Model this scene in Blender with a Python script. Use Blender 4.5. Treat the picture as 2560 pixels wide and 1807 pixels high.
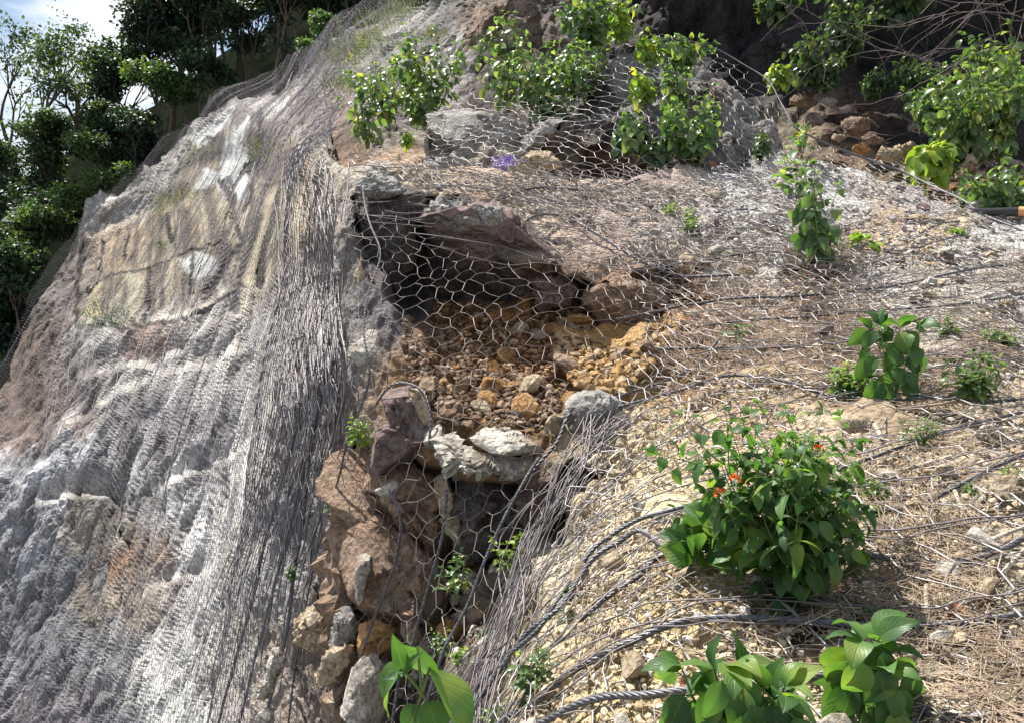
import bpy, math, random
import numpy as np
from mathutils import Vector

# ------------------------------------------------------------------ camera, light, exposure
scene = bpy.context.scene
for o in list(bpy.data.objects):
    bpy.data.objects.remove(o)
W, H = 2560.0, 1807.0
HFOV = math.radians(65.0)
FOC = W / 2 / math.tan(HFOV / 2)
PITCH = math.radians(-5.0)
CAM = np.array([0.0, 0.0, 1.6])
RIGHT = np.array([1.0, 0, 0])
FWD = np.array([0.0, math.cos(PITCH), math.sin(PITCH)])
UP = np.array([0.0, -math.sin(PITCH), math.cos(PITCH)])

cam_data = bpy.data.cameras.new("camera")
cam = bpy.data.objects.new("camera", cam_data)
scene.collection.objects.link(cam)
cam.location = CAM
cam.rotation_euler = (math.pi / 2 + PITCH, 0, 0)
cam_data.sensor_width = 36.0
cam_data.lens = 18.0 / math.tan(HFOV / 2)
cam_data.clip_start = 0.02
cam_data.clip_end = 2000
scene.camera = cam

SUN_DIR = np.array([-0.36, 0.40, 0.85])          # towards the sun
SUN_DIR /= np.linalg.norm(SUN_DIR)
SUN_EL = math.asin(SUN_DIR[2])
SUN_AZ = math.atan2(SUN_DIR[0], SUN_DIR[1])
sun_data = bpy.data.lights.new("sun", 'SUN')
sun_data.energy = 5.0
sun_data.angle = math.radians(0.5)
sun_data.color = (1.0, 0.955, 0.88)
sun = bpy.data.objects.new("sun", sun_data)
scene.collection.objects.link(sun)
sun.rotation_euler = Vector(-SUN_DIR).to_track_quat('-Z', 'Y').to_euler()
sun.location = (0, 0, 60)

world = bpy.data.worlds.new("World")
scene.world = world
world.use_nodes = True
wn, wl = world.node_tree.nodes, world.node_tree.links
wn.clear()
w_out = wn.new('ShaderNodeOutputWorld')
w_bg = wn.new('ShaderNodeBackground')
w_sky = wn.new('ShaderNodeTexSky')
w_sky.sky_type = 'NISHITA'
w_sky.sun_disc = False
w_sky.sun_elevation = SUN_EL
w_sky.sun_rotation = SUN_AZ
w_sky.air_density = 1.2
w_sky.dust_density = 0.6
w_tc = wn.new('ShaderNodeTexCoord')
w_map = wn.new('ShaderNodeMapping')
w_map.inputs['Location'].default_value = (1.3, 0.4, 0); w_map.inputs['Scale'].default_value = (1.0, 1.0, 1.9)
w_noise = wn.new('ShaderNodeTexNoise')
w_noise.inputs['Scale'].default_value = 3.6
w_noise.inputs['Detail'].default_value = 7
w_noise.inputs['Roughness'].default_value = 0.58
w_ramp = wn.new('ShaderNodeValToRGB')
w_ramp.color_ramp.elements[0].position = 0.44
w_ramp.color_ramp.elements[1].position = 0.6
w_mix = wn.new('ShaderNodeMixRGB')
w_mix.inputs[2].default_value = (11.5, 11.8, 12.4, 1)
wl.new(w_tc.outputs['Generated'], w_map.inputs['Vector'])
wl.new(w_map.outputs[0], w_noise.inputs['Vector'])
wl.new(w_noise.outputs['Fac'], w_ramp.inputs[0])
wl.new(w_ramp.outputs[0], w_mix.inputs[0])
wl.new(w_sky.outputs[0], w_mix.inputs[1])
wl.new(w_mix.outputs[0], w_bg.inputs[0])
w_bg.inputs[1].default_value = 0.05
wl.new(w_bg.outputs[0], w_out.inputs[0])

scene.view_settings.view_transform = 'Standard'
scene.view_settings.look = 'None'
scene.view_settings.exposure = 1.18
scene.view_settings.gamma = 1.0
scene.cycles.max_bounces = 5
scene.cycles.diffuse_bounces = 2
scene.cycles.glossy_bounces = 2
scene.cycles.transmission_bounces = 3
scene.cycles.transparent_max_bounces = 4
scene.cycles.caustics_reflective = False
scene.cycles.caustics_refractive = False

RNG = np.random.default_rng(7)
random.seed(7)

# ------------------------------------------------------------------ geometry helpers
def unproject(px, py, d):
    """A point seen at (px, py) of the 2560 x 1807 frame, d metres ahead of the camera plane."""
    px, py, d = np.asarray(px, float), np.asarray(py, float), np.asarray(d, float)
    a = ((px - W / 2) / FOC * d)[..., None]
    b = (-(py - H / 2) / FOC * d)[..., None]
    return CAM + a * RIGHT + b * UP + d[..., None] * FWD

def to_pixel(P):
    q = P - CAM
    d = np.maximum(q @ FWD, 1e-3)
    return W / 2 + (q @ RIGHT) / d * FOC, H / 2 - (q @ UP) / d * FOC, q @ FWD

def sstep(a, b, x):
    t = np.clip((x - a) / (b - a), 0, 1)
    return t * t * (3 - 2 * t)

def hash3(ix, iy, iz, s=0):
    h = (ix.astype(np.int64) * 374761393 + iy.astype(np.int64) * 668265263 + iz.astype(np.int64) * 2147483647 + s * 1274126177) & 0xFFFFFFFF
    h = ((h ^ (h >> 13)) * 1274126177) & 0xFFFFFFFF
    h = ((h ^ (h >> 16)) * 2246822519) & 0xFFFFFFFF
    h = h ^ (h >> 15)
    return (h & 0xFFFFFF) / float(0xFFFFFF)

def vnoise(P, s=0):
    i = np.floor(P).astype(np.int64)
    f = P - i
    u = f * f * (3 - 2 * f)
    r = 0
    for dx in (0, 1):
        wx = u[:, 0] if dx else 1 - u[:, 0]
        for dy in (0, 1):
            wy = u[:, 1] if dy else 1 - u[:, 1]
            for dz in (0, 1):
                wz = u[:, 2] if dz else 1 - u[:, 2]
                r = r + wx * wy * wz * hash3(i[:, 0] + dx, i[:, 1] + dy, i[:, 2] + dz, s)
    return r * 2 - 1

def fbm(P, octaves=4, s=0, gain=0.5):
    r, a, n = 0, 1.0, 0
    for k in range(octaves):
        r = r + a * vnoise(P * (2 ** k) + 17.3 * k, s + k)
        n += a
        a *= gain
    return r / n

def facets(P, s=0, k=16.0):
    """Cell-faceted noise: each cell has its own offset and tilt, so the surface breaks into blocks."""
    i0 = np.floor(P).astype(np.int64)
    num = np.zeros(len(P)); den = np.full(len(P), 1e-12)
    for dx in (-1, 0, 1):
        for dy in (-1, 0, 1):
            for dz in (-1, 0, 1):
                c = i0 + np.array([dx, dy, dz])
                hx, hy, hz = (hash3(c[:, 0], c[:, 1], c[:, 2], s + q_) for q_ in (1, 2, 3))
                q = P - (c + np.stack([hx, hy, hz], 1))
                w = np.exp(-k * (q * q).sum(1))
                ho = hash3(c[:, 0], c[:, 1], c[:, 2], s + 4) * 2 - 1
                t = np.stack([hash3(c[:, 0], c[:, 1], c[:, 2], s + q_) * 2 - 1 for q_ in (5, 6, 7)], 1)
                num += w * (ho * 0.6 + (q * t).sum(1) * 0.9)
                den += w
    return num / den

class Field:
    """Thin-plate spline of log distance over the frame, kept on a 10 px lattice."""
    X0, X1, Y0, Y1, ST = -1000, 3600, -800, 2800, 10
    def __init__(self, pts):
        p = np.array(pts, float)
        xy, z = p[:, :2] / 1000, np.log(p[:, 2])
        n = len(p)
        def K(a, b):
            r2 = ((a[:, None, :] - b[None, :, :]) ** 2).sum(2)
            return 0.5 * r2 * np.log(r2 + 1e-12)
        A = np.zeros((n + 3, n + 3))
        A[:n, :n] = K(xy, xy) + np.eye(n) * 2e-4
        A[:n, n] = 1; A[:n, n + 1:] = xy
        A[n, :n] = 1; A[n + 1:, :n] = xy.T
        w = np.linalg.solve(A, np.r_[z, 0, 0, 0])
        self.gx = np.arange(self.X0, self.X1 + 1, self.ST); self.gy = np.arange(self.Y0, self.Y1 + 1, self.ST)
        G = np.empty((len(self.gy), len(self.gx)))
        for r, y in enumerate(self.gy):
            q = np.stack([self.gx / 1000, np.full(len(self.gx), y / 1000)], 1)
            G[r] = K(q, xy) @ w[:n] + w[n] + q @ w[n + 1:]
        self.G = np.exp(np.clip(G, math.log(0.7), math.log(48)))
    def __call__(self, px, py):
        x = np.clip((np.asarray(px, float) - self.X0) / self.ST, 0, len(self.gx) - 1.001)
        y = np.clip((np.asarray(py, float) - self.Y0) / self.ST, 0, len(self.gy) - 1.001)
        i, j = x.astype(int), y.astype(int)
        u, v = x - i, y - j
        G = self.G
        return (G[j, i] * (1 - u) + G[j, i + 1] * u) * (1 - v) + (G[j + 1, i] * (1 - u) + G[j + 1, i + 1] * u) * v

def inside_dist(px, py, poly):
    """Signed distance in px to a polygon, positive inside."""
    poly = np.array(poly, float)
    a, b = poly, np.roll(poly, -1, 0)
    dmin = np.full(px.shape, 1e9); ins = np.zeros(px.shape, bool)
    for (ax, ay), (bx, by) in zip(a, b):
        ex, ey = bx - ax, by - ay
        t = np.clip(((px - ax) * ex + (py - ay) * ey) / (ex * ex + ey * ey + 1e-9), 0, 1)
        dmin = np.minimum(dmin, np.hypot(px - ax - t * ex, py - ay - t * ey))
        c = ((ay > py) != (by > py)) & (px < ex * (py - ay) / (ey if abs(ey) > 1e-9 else 1e-9) + ax)
        ins ^= c
    return np.where(ins, dmin, -dmin)

def mesh_from(name, V, F, mat, col=None, luv=None, smooth=False, parent=None, link=True):
    """V (n,3), F (m,k) with k = 3 or 4, or a list of such arrays."""
    me = bpy.data.meshes.new(name)
    V = np.asarray(V, np.float32)
    Fs = F if isinstance(F, list) else [F]
    Fs = [np.asarray(f, np.int32) for f in Fs if len(f)]
    me.vertices.add(len(V)); me.vertices.foreach_set('co', V.ravel())
    nl = sum(f.size for f in Fs); nf = sum(len(f) for f in Fs)
    me.loops.add(nl); me.polygons.add(nf)
    me.loops.foreach_set('vertex_index', np.concatenate([f.ravel() for f in Fs]))
    tot = np.concatenate([np.full(len(f), f.shape[1], np.int32) for f in Fs])
    start = np.r_[0, np.cumsum(tot)[:-1]].astype(np.int32)
    me.polygons.foreach_set('loop_start', start)
    me.polygons.foreach_set('loop_total', tot)
    me.polygons.foreach_set('use_smooth', np.full(nf, smooth, bool))
    if col is not None:
        at = me.attributes.new('col', 'FLOAT_COLOR', 'POINT')
        c = np.ones((len(V), 4), np.float32); c[:, :3] = col
        at.data.foreach_set('color', c.ravel())
    if luv is not None:
        at = me.attributes.new('luv', 'FLOAT_VECTOR', 'POINT')
        c = np.zeros((len(V), 3), np.float32); c[:, :luv.shape[1]] = luv
        at.data.foreach_set('vector', c.ravel())
    me.update(calc_edges=True)
    me.materials.append(mat)
    ob = bpy.data.objects.new(name, me)
    if link:
        scene.collection.objects.link(ob)
    if parent is not None:
        ob.parent = parent
    return ob

def tag(o, label=None, cat=None, group=None, kind=None):
    if label: o['label'] = label
    if cat: o['category'] = cat
    if group: o['group'] = group
    if kind: o['kind'] = kind
    return o

def empty(name, loc):
    o = bpy.data.objects.new(name, None)
    scene.collection.objects.link(o)
    o.location = [float(v) for v in loc]
    o.empty_display_size = 0.1
    return o

def move_origin(ob, p):
    """Put the object's origin at p without moving its mesh."""
    me = ob.data
    n = len(me.vertices)
    v = np.empty(n * 3, np.float32); me.vertices.foreach_get('co', v)
    v = v.reshape(-1, 3) - np.asarray(p, np.float32)
    me.vertices.foreach_set('co', v.ravel()); me.update()
    ob.location = [float(x) for x in p]

def tubes(P0, P1, r0, r1, sides=3):
    """Straight prisms from P0 to P1 (n,3)."""
    P0, P1 = np.asarray(P0, float), np.asarray(P1, float)
    n = len(P0)
    r0 = np.broadcast_to(r0, (n,)); r1 = np.broadcast_to(r1, (n,))
    t = P1 - P0
    t = t / (np.linalg.norm(t, axis=1, keepdims=True) + 1e-9)
    ref = np.where(np.abs(t[:, 2:3]) < 0.9, np.array([[0, 0, 1.0]]), np.array([[1.0, 0, 0]]))
    u = np.cross(t, ref); u /= np.linalg.norm(u, axis=1, keepdims=True) + 1e-9
    v = np.cross(t, u)
    ang = np.arange(sides) * 2 * math.pi / sides
    off = u[:, None, :] * np.cos(ang)[None, :, None] + v[:, None, :] * np.sin(ang)[None, :, None]
    A = P0[:, None, :] + off * r0[:, None, None]
    B = P1[:, None, :] + off * r1[:, None, None]
    V = np.concatenate([A, B], 1).reshape(-1, 3)
    k = np.arange(sides); k2 = (k + 1) % sides
    f = np.stack([k, k2, k2 + sides, k + sides], 1)
    F = (f[None] + (np.arange(n) * 2 * sides)[:, None, None]).reshape(-1, 4)
    return V, F

def path_tube(P, r, sides=5):
    """One continuous tube along the polyline P."""
    P = np.asarray(P, float); n = len(P)
    r = np.broadcast_to(r, (n,))
    t = np.gradient(P, axis=0); t /= np.linalg.norm(t, axis=1, keepdims=True) + 1e-9
    ref = np.array([0.31, 0.22, 0.92]); 
    u = np.cross(t, ref); u /= np.linalg.norm(u, axis=1, keepdims=True) + 1e-9
    v = np.cross(t, u)
    ang = np.arange(sides) * 2 * math.pi / sides
    V = P[:, None] + (u[:, None] * np.cos(ang)[None, :, None] + v[:, None] * np.sin(ang)[None, :, None]) * r[:, None, None]
    k = np.arange(sides); k2 = (k + 1) % sides
    f = np.stack([k, k2, k2 + sides, k + sides], 1)
    F = (f[None] + (np.arange(n - 1) * sides)[:, None, None]).reshape(-1, 4)
    return V.reshape(-1, 3), F

def join(parts):
    Vs, Fs, n = [], [], 0
    for V, F in parts:
        Vs.append(V); Fs.append(np.asarray(F) + n); n += len(V)
    return np.concatenate(Vs), np.concatenate(Fs)

def catmull(P, step):
    P = np.asarray(P, float)
    Q = np.vstack([2 * P[0] - P[1], P, 2 * P[-1] - P[-2]])
    out = []
    for i in range(1, len(Q) - 2):
        n = max(2, int(np.linalg.norm(Q[i + 1] - Q[i]) / step))
        t = np.linspace(0, 1, n, endpoint=False)[:, None]
        p0, p1, p2, p3 = Q[i - 1], Q[i], Q[i + 1], Q[i + 2]
        out.append(0.5 * (2 * p1 + (p2 - p0) * t + (2 * p0 - 5 * p1 + 4 * p2 - p3) * t ** 2 + (3 * p1 - p0 - 3 * p2 + p3) * t ** 3))
    out.append(P[-1:])
    return np.concatenate(out)

# ------------------------------------------------------------------ materials
def new_mat(name):
    m = bpy.data.materials.new(name); m.use_nodes = True
    nt = m.node_tree
    return m, nt.nodes, nt.links, nt.nodes['Principled BSDF']

def ramp(n, stops):
    r = n.new('ShaderNodeValToRGB')
    e = r.color_ramp.elements
    while len(e) < len(stops): e.new(0.5)
    for k, (p, c) in enumerate(stops):
        e[k].position = p; e[k].color = (*c, 1) if len(c) == 3 else c
    return r

def rock_material(name, attr=True, c1=(.3, .28, .26), c2=(.42, .4, .37), scale=9.0, bump=0.5, contrast=0.55, stain=(.12, .08, .05), stain_amt=0.45, crack=0.6, crack_amt=0.8):
    m, n, l, b = new_mat(name)
    b.inputs['Roughness'].default_value = 0.92
    b.inputs['Specular IOR Level'].default_value = 0.2
    tc = n.new('ShaderNodeNewGeometry')
    n1 = n.new('ShaderNodeTexNoise'); n1.inputs['Scale'].default_value = scale; n1.inputs['Detail'].default_value = 8; n1.inputs['Roughness'].default_value = 0.65
    l.new(tc.outputs['Position'], n1.inputs['Vector'])
    n2 = n.new('ShaderNodeTexNoise'); n2.inputs['Scale'].default_value = scale * 6; n2.inputs['Detail'].default_value = 6; n2.inputs['Roughness'].default_value = 0.7
    l.new(tc.outputs['Position'], n2.inputs['Vector'])
    if attr:
        a = n.new('ShaderNodeAttribute'); a.attribute_name = 'col'
        base = a.outputs['Color']
    else:
        r0 = ramp(n, [(0.38, c1), (0.62, c2)])
        l.new(n1.outputs['Fac'], r0.inputs[0])
        base = r0.outputs[0]
    lo, hi = 1 - contrast, 1 + contrast * 0.8
    r1 = ramp(n, [(0.3, (lo, lo, lo)), (0.5, (1, 1, 1)), (0.72, (hi, hi, hi))])
    l.new(n2.outputs['Fac'], r1.inputs[0])
    mu = n.new('ShaderNodeMixRGB'); mu.blend_type = 'MULTIPLY'; mu.inputs[0].default_value = 1
    l.new(base, mu.inputs[1]); l.new(r1.outputs[0], mu.inputs[2])
    n3 = n.new('ShaderNodeTexNoise'); n3.inputs['Scale'].default_value = scale * 0.55; n3.inputs['Detail'].default_value = 9; n3.inputs['Roughness'].default_value = 0.72
    off = n.new('ShaderNodeVectorMath'); off.operation = 'ADD'; off.inputs[1].default_value = (31.4, 7.7, 11.2)
    l.new(tc.outputs['Position'], off.inputs[0]); l.new(off.outputs[0], n3.inputs['Vector'])
    r3 = ramp(n, [(0.5, (0, 0, 0)), (0.63, (stain_amt,) * 3)])
    l.new(n3.outputs['Fac'], r3.inputs[0])
    mx = n.new('ShaderNodeMixRGB'); mx.inputs[2].default_value = (*stain, 1)
    l.new(r3.outputs[0], mx.inputs[0]); l.new(mu.outputs[0], mx.inputs[1])
    wp = n.new('ShaderNodeMixRGB'); wp.inputs[0].default_value = 0.22; wp.blend_type = 'LINEAR_LIGHT'
    l.new(tc.outputs['Position'], wp.inputs[1]); l.new(n1.outputs['Color'], wp.inputs[2])
    ve = n.new('ShaderNodeTexVoronoi'); ve.feature = 'DISTANCE_TO_EDGE'; ve.inputs['Scale'].default_value = scale * crack
    l.new(wp.outputs[0], ve.inputs['Vector'])
    rc = ramp(n, [(0.0, (.28, .26, .25)), (0.035, (1, 1, 1))])
    l.new(ve.outputs['Distance'], rc.inputs[0])
    mc = n.new('ShaderNodeMixRGB'); mc.blend_type = 'MULTIPLY'; mc.inputs[0].default_value = crack_amt
    l.new(mx.outputs[0], mc.inputs[1]); l.new(rc.outputs[0], mc.inputs[2])
    l.new(mc.outputs[0], b.inputs['Base Color'])
    vo = n.new('ShaderNodeTexVoronoi'); vo.inputs['Scale'].default_value = scale * 5
    l.new(tc.outputs['Position'], vo.inputs['Vector'])
    ad = n.new('ShaderNodeMath'); ad.operation = 'MULTIPLY_ADD'; ad.inputs[1].default_value = 0.5
    l.new(vo.outputs['Distance'], ad.inputs[0]); l.new(n2.outputs['Fac'], ad.inputs[2])
    bp = n.new('ShaderNodeBump'); bp.inputs['Strength'].default_value = bump; bp.inputs['Distance'].default_value = 0.25 / scale
    l.new(ad.outputs[0], bp.inputs['Height'])
    l.new(bp.outputs[0], b.inputs['Normal'])
    return m

M_CLIFF = rock_material('cliff_rock', True, scale=3.0, bump=0.4, contrast=0.7, stain=(.03, .026, .025), stain_amt=0.55)
M_SLOPE = rock_material('slope_soil', True, scale=9.0, bump=0.9, contrast=0.6, stain=(.16, .10, .06), stain_amt=0.3, crack_amt=0.0)
M_MOUND = rock_material('mound_rock', True, scale=7.0, bump=0.8, contrast=0.6, stain=(.05, .045, .04), stain_amt=0.6)
M_ROCK = {
    'white': rock_material('white_limestone', False, (.36, .32, .27), (.56, .53, .47), 10, .8, .5, (.20, .14, .09), .65),
    'grey': rock_material('grey_limestone', False, (.22, .205, .195), (.40, .385, .36), 10, .8, .55, (.10, .08, .065), .65),
    'tan': rock_material('tan_limestone', False, (.33, .25, .16), (.50, .42, .31), 10, .8, .5, (.20, .11, .05), .45),
    'brown': rock_material('brown_rock', False, (.19, .12, .08), (.34, .245, .175), 8, .8, .55, (.34, .29, .24), .35),
    'orange': rock_material('orange_rock', False, (.30, .15, .05), (.46, .29, .13), 10, .8, .55, (.16, .08, .03), .4),
    'dark': rock_material('dark_lichen_shade_rock', False, (.05, .042, .042), (.12, .10, .095), 9, .6, .5, (.24, .22, .20), .35),  # dark tone also stands in for shade under the overhang
    'purple': rock_material('dusky_rock', False, (.17, .12, .11), (.27, .205, .185), 8, .8, .55, (.40, .36, .32), .3),
}

def plain(name, col, rough=0.6, metal=0.0, var=0.3, scale=40.0):
    m, n, l, b = new_mat(name)
    b.inputs['Roughness'].default_value = rough
    b.inputs['Metallic'].default_value = metal
    if rough > .7: b.inputs['Specular IOR Level'].default_value = 0.0
    g = n.new('ShaderNodeNewGeometry')
    no = n.new('ShaderNodeTexNoise'); no.inputs['Scale'].default_value = scale; no.inputs['Detail'].default_value = 4
    l.new(g.outputs['Position'], no.inputs['Vector'])
    r = ramp(n, [(0.3, tuple(c * (1 - var) for c in col)), (0.7, tuple(min(1, c * (1 + var)) for c in col))])
    l.new(no.outputs['Fac'], r.inputs[0]); l.new(r.outputs[0], b.inputs['Base Color'])
    return m

M_WIRE = plain('galvanised_wire', (.31, .29, .285), 0.5, 0.35, 0.5, 15)
M_WIREFAR = plain('weathered_galvanised_wire', (.12, .11, .13), 0.5, 0.4, 0.4, 3)
M_WIREHANG = plain('rusty_wire', (.20, .175, .16), 0.55, 0.3, 0.6, 9)
M_CABLE = plain('steel_wire_rope', (.115, .115, .125), 0.5, 0.45, 0.4, 60)
M_TWIG = plain('dry_twig', (.30, .235, .175), 0.85, 0, 0.5, 12)
M_TWIGPALE = plain('bleached_stick', (.46, .40, .32), 0.85, 0, 0.3, 20)
M_BARK = plain('bark', (.105, .085, .068), 0.9, 0, 0.4, 6)
M_STEM = plain('green_stem', (.12, .16, .045), 0.6, 0, 0.3, 30)
M_DRYLEAF = plain('dry_leaf', (.24, .125, .07), 0.8, 0, 0.35, 50)

def leaf_material(name, c1, c2, trans=0.4, rough=0.42, veins=False, scale=8):
    m, n, l, b = new_mat(name)
    out = n['Material Output']
    g = n.new('ShaderNodeNewGeometry')
    no = n.new('ShaderNodeTexNoise'); no.inputs['Scale'].default_value = scale; no.inputs['Detail'].default_value = 3
    l.new(g.outputs['Position'], no.inputs['Vector'])
    ad = n.new('ShaderNodeMath'); ad.operation = 'MULTIPLY_ADD'; ad.inputs[1].default_value = 0.45; ad.inputs[2].default_value = -0.22
    l.new(g.outputs['Random Per Island'], ad.inputs[0])
    a2 = n.new('ShaderNodeMath'); a2.operation = 'ADD'
    l.new(ad.outputs[0], a2.inputs[0]); l.new(no.outputs['Fac'], a2.inputs[1])
    r = ramp(n, [(0.3, c1), (0.66, c2), (0.8, (c2[0] * 1.9, c2[1] * 1.3, c2[2]))])
    l.new(a2.outputs[0], r.inputs[0])
    col = r.outputs[0]
    if veins:
        at = n.new('ShaderNodeAttribute'); at.attribute_name = 'luv'
        sx = n.new('ShaderNodeSeparateXYZ'); l.new(at.outputs['Vector'], sx.inputs[0])
        ab = n.new('ShaderNodeMath'); ab.operation = 'ABSOLUTE'; l.new(sx.outputs['X'], ab.inputs[0])
        m1 = n.new('ShaderNodeMath'); m1.operation = 'MULTIPLY_ADD'; m1.inputs[1].default_value = -0.42
        l.new(ab.outputs[0], m1.inputs[0]); l.new(sx.outputs['Y'], m1.inputs[2])
        m2 = n.new('ShaderNodeMath'); m2.operation = 'MULTIPLY'; m2.inputs[1].default_value = 44.0; l.new(m1.outputs[0], m2.inputs[0])
        m3 = n.new('ShaderNodeMath'); m3.operation = 'COSINE'; l.new(m2.outputs[0], m3.inputs[0])
        mid = n.new('ShaderNodeMapRange'); mid.inputs[1].default_value = 0.0; mid.inputs[2].default_value = 0.09; mid.inputs[3].default_value = 1.0; mid.inputs[4].default_value = 0.0
        l.new(ab.outputs[0], mid.inputs[0])
        vr = n.new('ShaderNodeMapRange'); vr.inputs[1].default_value = 0.8; vr.inputs[2].default_value = 1.0; vr.inputs[3].default_value = 0; vr.inputs[4].default_value = 0.55
        l.new(m3.outputs[0], vr.inputs[0])
        mxv = n.new('ShaderNodeMath'); mxv.operation = 'MAXIMUM'; l.new(mid.outputs[0], mxv.inputs[0]); l.new(vr.outputs[0], mxv.inputs[1])
        vm = n.new('ShaderNodeMixRGB'); vm.inputs[2].default_value = (min(1, c2[0] * 1.5), min(1, c2[1] * 1.35), c2[2] * 1.3, 1)
        sc = n.new('ShaderNodeMath'); sc.operation = 'MULTIPLY'; sc.inputs[1].default_value = 0.55; l.new(mxv.outputs[0], sc.inputs[0])
        l.new(sc.outputs[0], vm.inputs[0]); l.new(col, vm.inputs[1])
        col = vm.outputs[0]
        bp = n.new('ShaderNodeBump'); bp.inputs['Strength'].default_value = 0.5; bp.inputs['Distance'].default_value = 0.002; bp.invert = True
        l.new(mxv.outputs[0], bp.inputs['Height']); l.new(bp.outputs[0], b.inputs['Normal'])
    l.new(col, b.inputs['Base Color'])
    b.inputs['Roughness'].default_value = rough
    b.inputs['Specular IOR Level'].default_value = 0.4
    tr = n.new('ShaderNodeBsdfTranslucent')
    hs = n.new('ShaderNodeMixRGB'); hs.blend_type = 'MULTIPLY'; hs.inputs[0].default_value = 1; hs.inputs[2].default_value = (1.6, 1.7, 0.6, 1)
    l.new(col, hs.inputs[1]); l.new(hs.outputs[0], tr.inputs[0])
    mx = n.new('ShaderNodeMixShader'); mx.inputs[0].default_value = trans
    l.new(b.outputs[0], mx.inputs[1]); l.new(tr.outputs[0], mx.inputs[2])
    l.new(mx.outputs[0], out.inputs['Surface'])
    return m

M_LEAFBIG = leaf_material('broad_leaf', (.035, .09, .03), (.10, .20, .055), 0.45, 0.45, True, 14)
M_LEAF = leaf_material('shrub_leaf', (.06, .115, .045), (.17, .25, .105), 0.45, 0.32, False, 6)
M_LEAFDARK = leaf_material('dark_shrub_leaf', (.03, .06, .028), (.085, .14, .055), 0.4, 0.4, False, 5)
M_LEAFYEL = leaf_material('yellow_green_leaf', (.12, .2, .03), (.25, .34, .06), 0.45, 0.45, False, 6)
M_TREE = leaf_material('tree_leaf', (.022, .046, .028), (.062, .105, .052), 0.38, 0.5, False, 0.5)
M_TREEDARK = leaf_material('dark_tree_leaf', (.011, .026, .019), (.034, .062, .036), 0.35, 0.5, False, 0.4)
M_TREELIGHT = leaf_material('pale_tree_leaf', (.04, .08, .03), (.10, .165, .055), 0.38, 0.5, False, 0.6)
M_GRASS = leaf_material('grass_blade', (.07, .10, .03), (.17, .19, .08), 0.3, 0.6, False, 3)

# ------------------------------------------------------------------ lie of the land: distances read at points of the frame
LEFT = [(-600, 2100, 17), (-500, 1500, 23), (-300, 1200, 25), (0, 931, 27), (56, 762, 29), (105, 683, 30), (165, 600, 31), (214, 485, 32), (323, 440, 31),
        (346, 417, 30), (406, 369, 29), (463, 297, 28), (560, 229, 26), (640, 214, 25), (703, 203, 23), (752, 150, 21), (839, 53, 18),
        (300, 600, 27), (500, 500, 21), (650, 400, 15.5), (600, 300, 20), (750, 250, 14.5), (400, 500, 25.5),
        (200, 800, 24), (400, 800, 17.5), (550, 750, 12.5), (650, 700, 8.8), (720, 650, 6.3), (770, 600, 4.7), (770, 450, 5.0), (740, 420, 6.6), (720, 520, 6.6),
        (100, 1000, 22), (300, 1000, 16.5), (500, 1000, 10.5), (620, 1000, 7), (700, 1000, 5), (780, 950, 3.8),
        (0, 1200, 20), (200, 1300, 16), (400, 1300, 11), (550, 1300, 7.3), (680, 1300, 4.8), (750, 1250, 3.75),
        (0, 1500, 18), (200, 1550, 13.5), (400, 1550, 9), (550, 1550, 6.2), (650, 1550, 4.6), (730, 1500, 3.6),
        (0, 1800, 15), (200, 1800, 11), (400, 1800, 7.6), (550, 1800, 5.4), (650, 1750, 4.3), (-600, 1800, 19),
        (0, 2300, 11.5), (400, 2300, 6), (700, 2300, 3.4), (-600, 2600, 13), (-900, 1500, 26), (-900, 2600, 15), (700, 2800, 2.6)]
UPPER = [(970, 0, 16), (1100, -100, 14), (1300, -300, 12.5), (850, 200, 11.8), (800, 330, 8.6), (900, 100, 14), (1000, 100, 12.6), (1000, 200, 10.6), (900, 300, 8.0),
         (1130, 100, 11.6), (1130, 250, 9.4), (1150, 380, 7.2), (900, 380, 6.4), (830, 430, 5.6), (1000, 350, 7.1), (1200, 0, 11), (1300, 100, 10.5), (1250, 200, 9.4),
         (1400, 50, 10.5), (1500, 0, 10.5), (1650, 0, 10.3), (1700, 100, 9.9), (1850, 0, 10), (1900, 200, 9.0), (2000, 100, 9.5), (2200, 0, 9.5), (2200, 150, 9.0),
         (2560, 0, 9), (2560, 200, 8.4), (2000, 300, 7.7), (2050, 350, 7.1), (2200, 350, 6.9), (2100, 250, 8.0), (2300, 300, 7.5), (2300, 420, 6.5), (2450, 480, 6.0),
         (2450, 350, 7.0), (2560, 500, 5.8), (2560, 400, 6.7), (3000, 600, 5.5), (3000, 100, 8.5), (3500, 300, 7.5),
         (1200, 470, 6.2), (1600, 500, 6.3), (2000, 480, 6.4), (800, 700, 6.2), (1200, 700, 5.8), (1700, 700, 5.6), (2200, 700, 5.5), (3000, 900, 4.7),
         (1000, -600, 14.5), (1500, -600, 10.5), (2000, -600, 8.3), (2500, -600, 7.6), (3200, -600, 7.2), (1300, 1000, 5.0), (2500, 1000, 4.4)]  # unseen wall top above the frame, shaped to lean out and shade it
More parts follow.
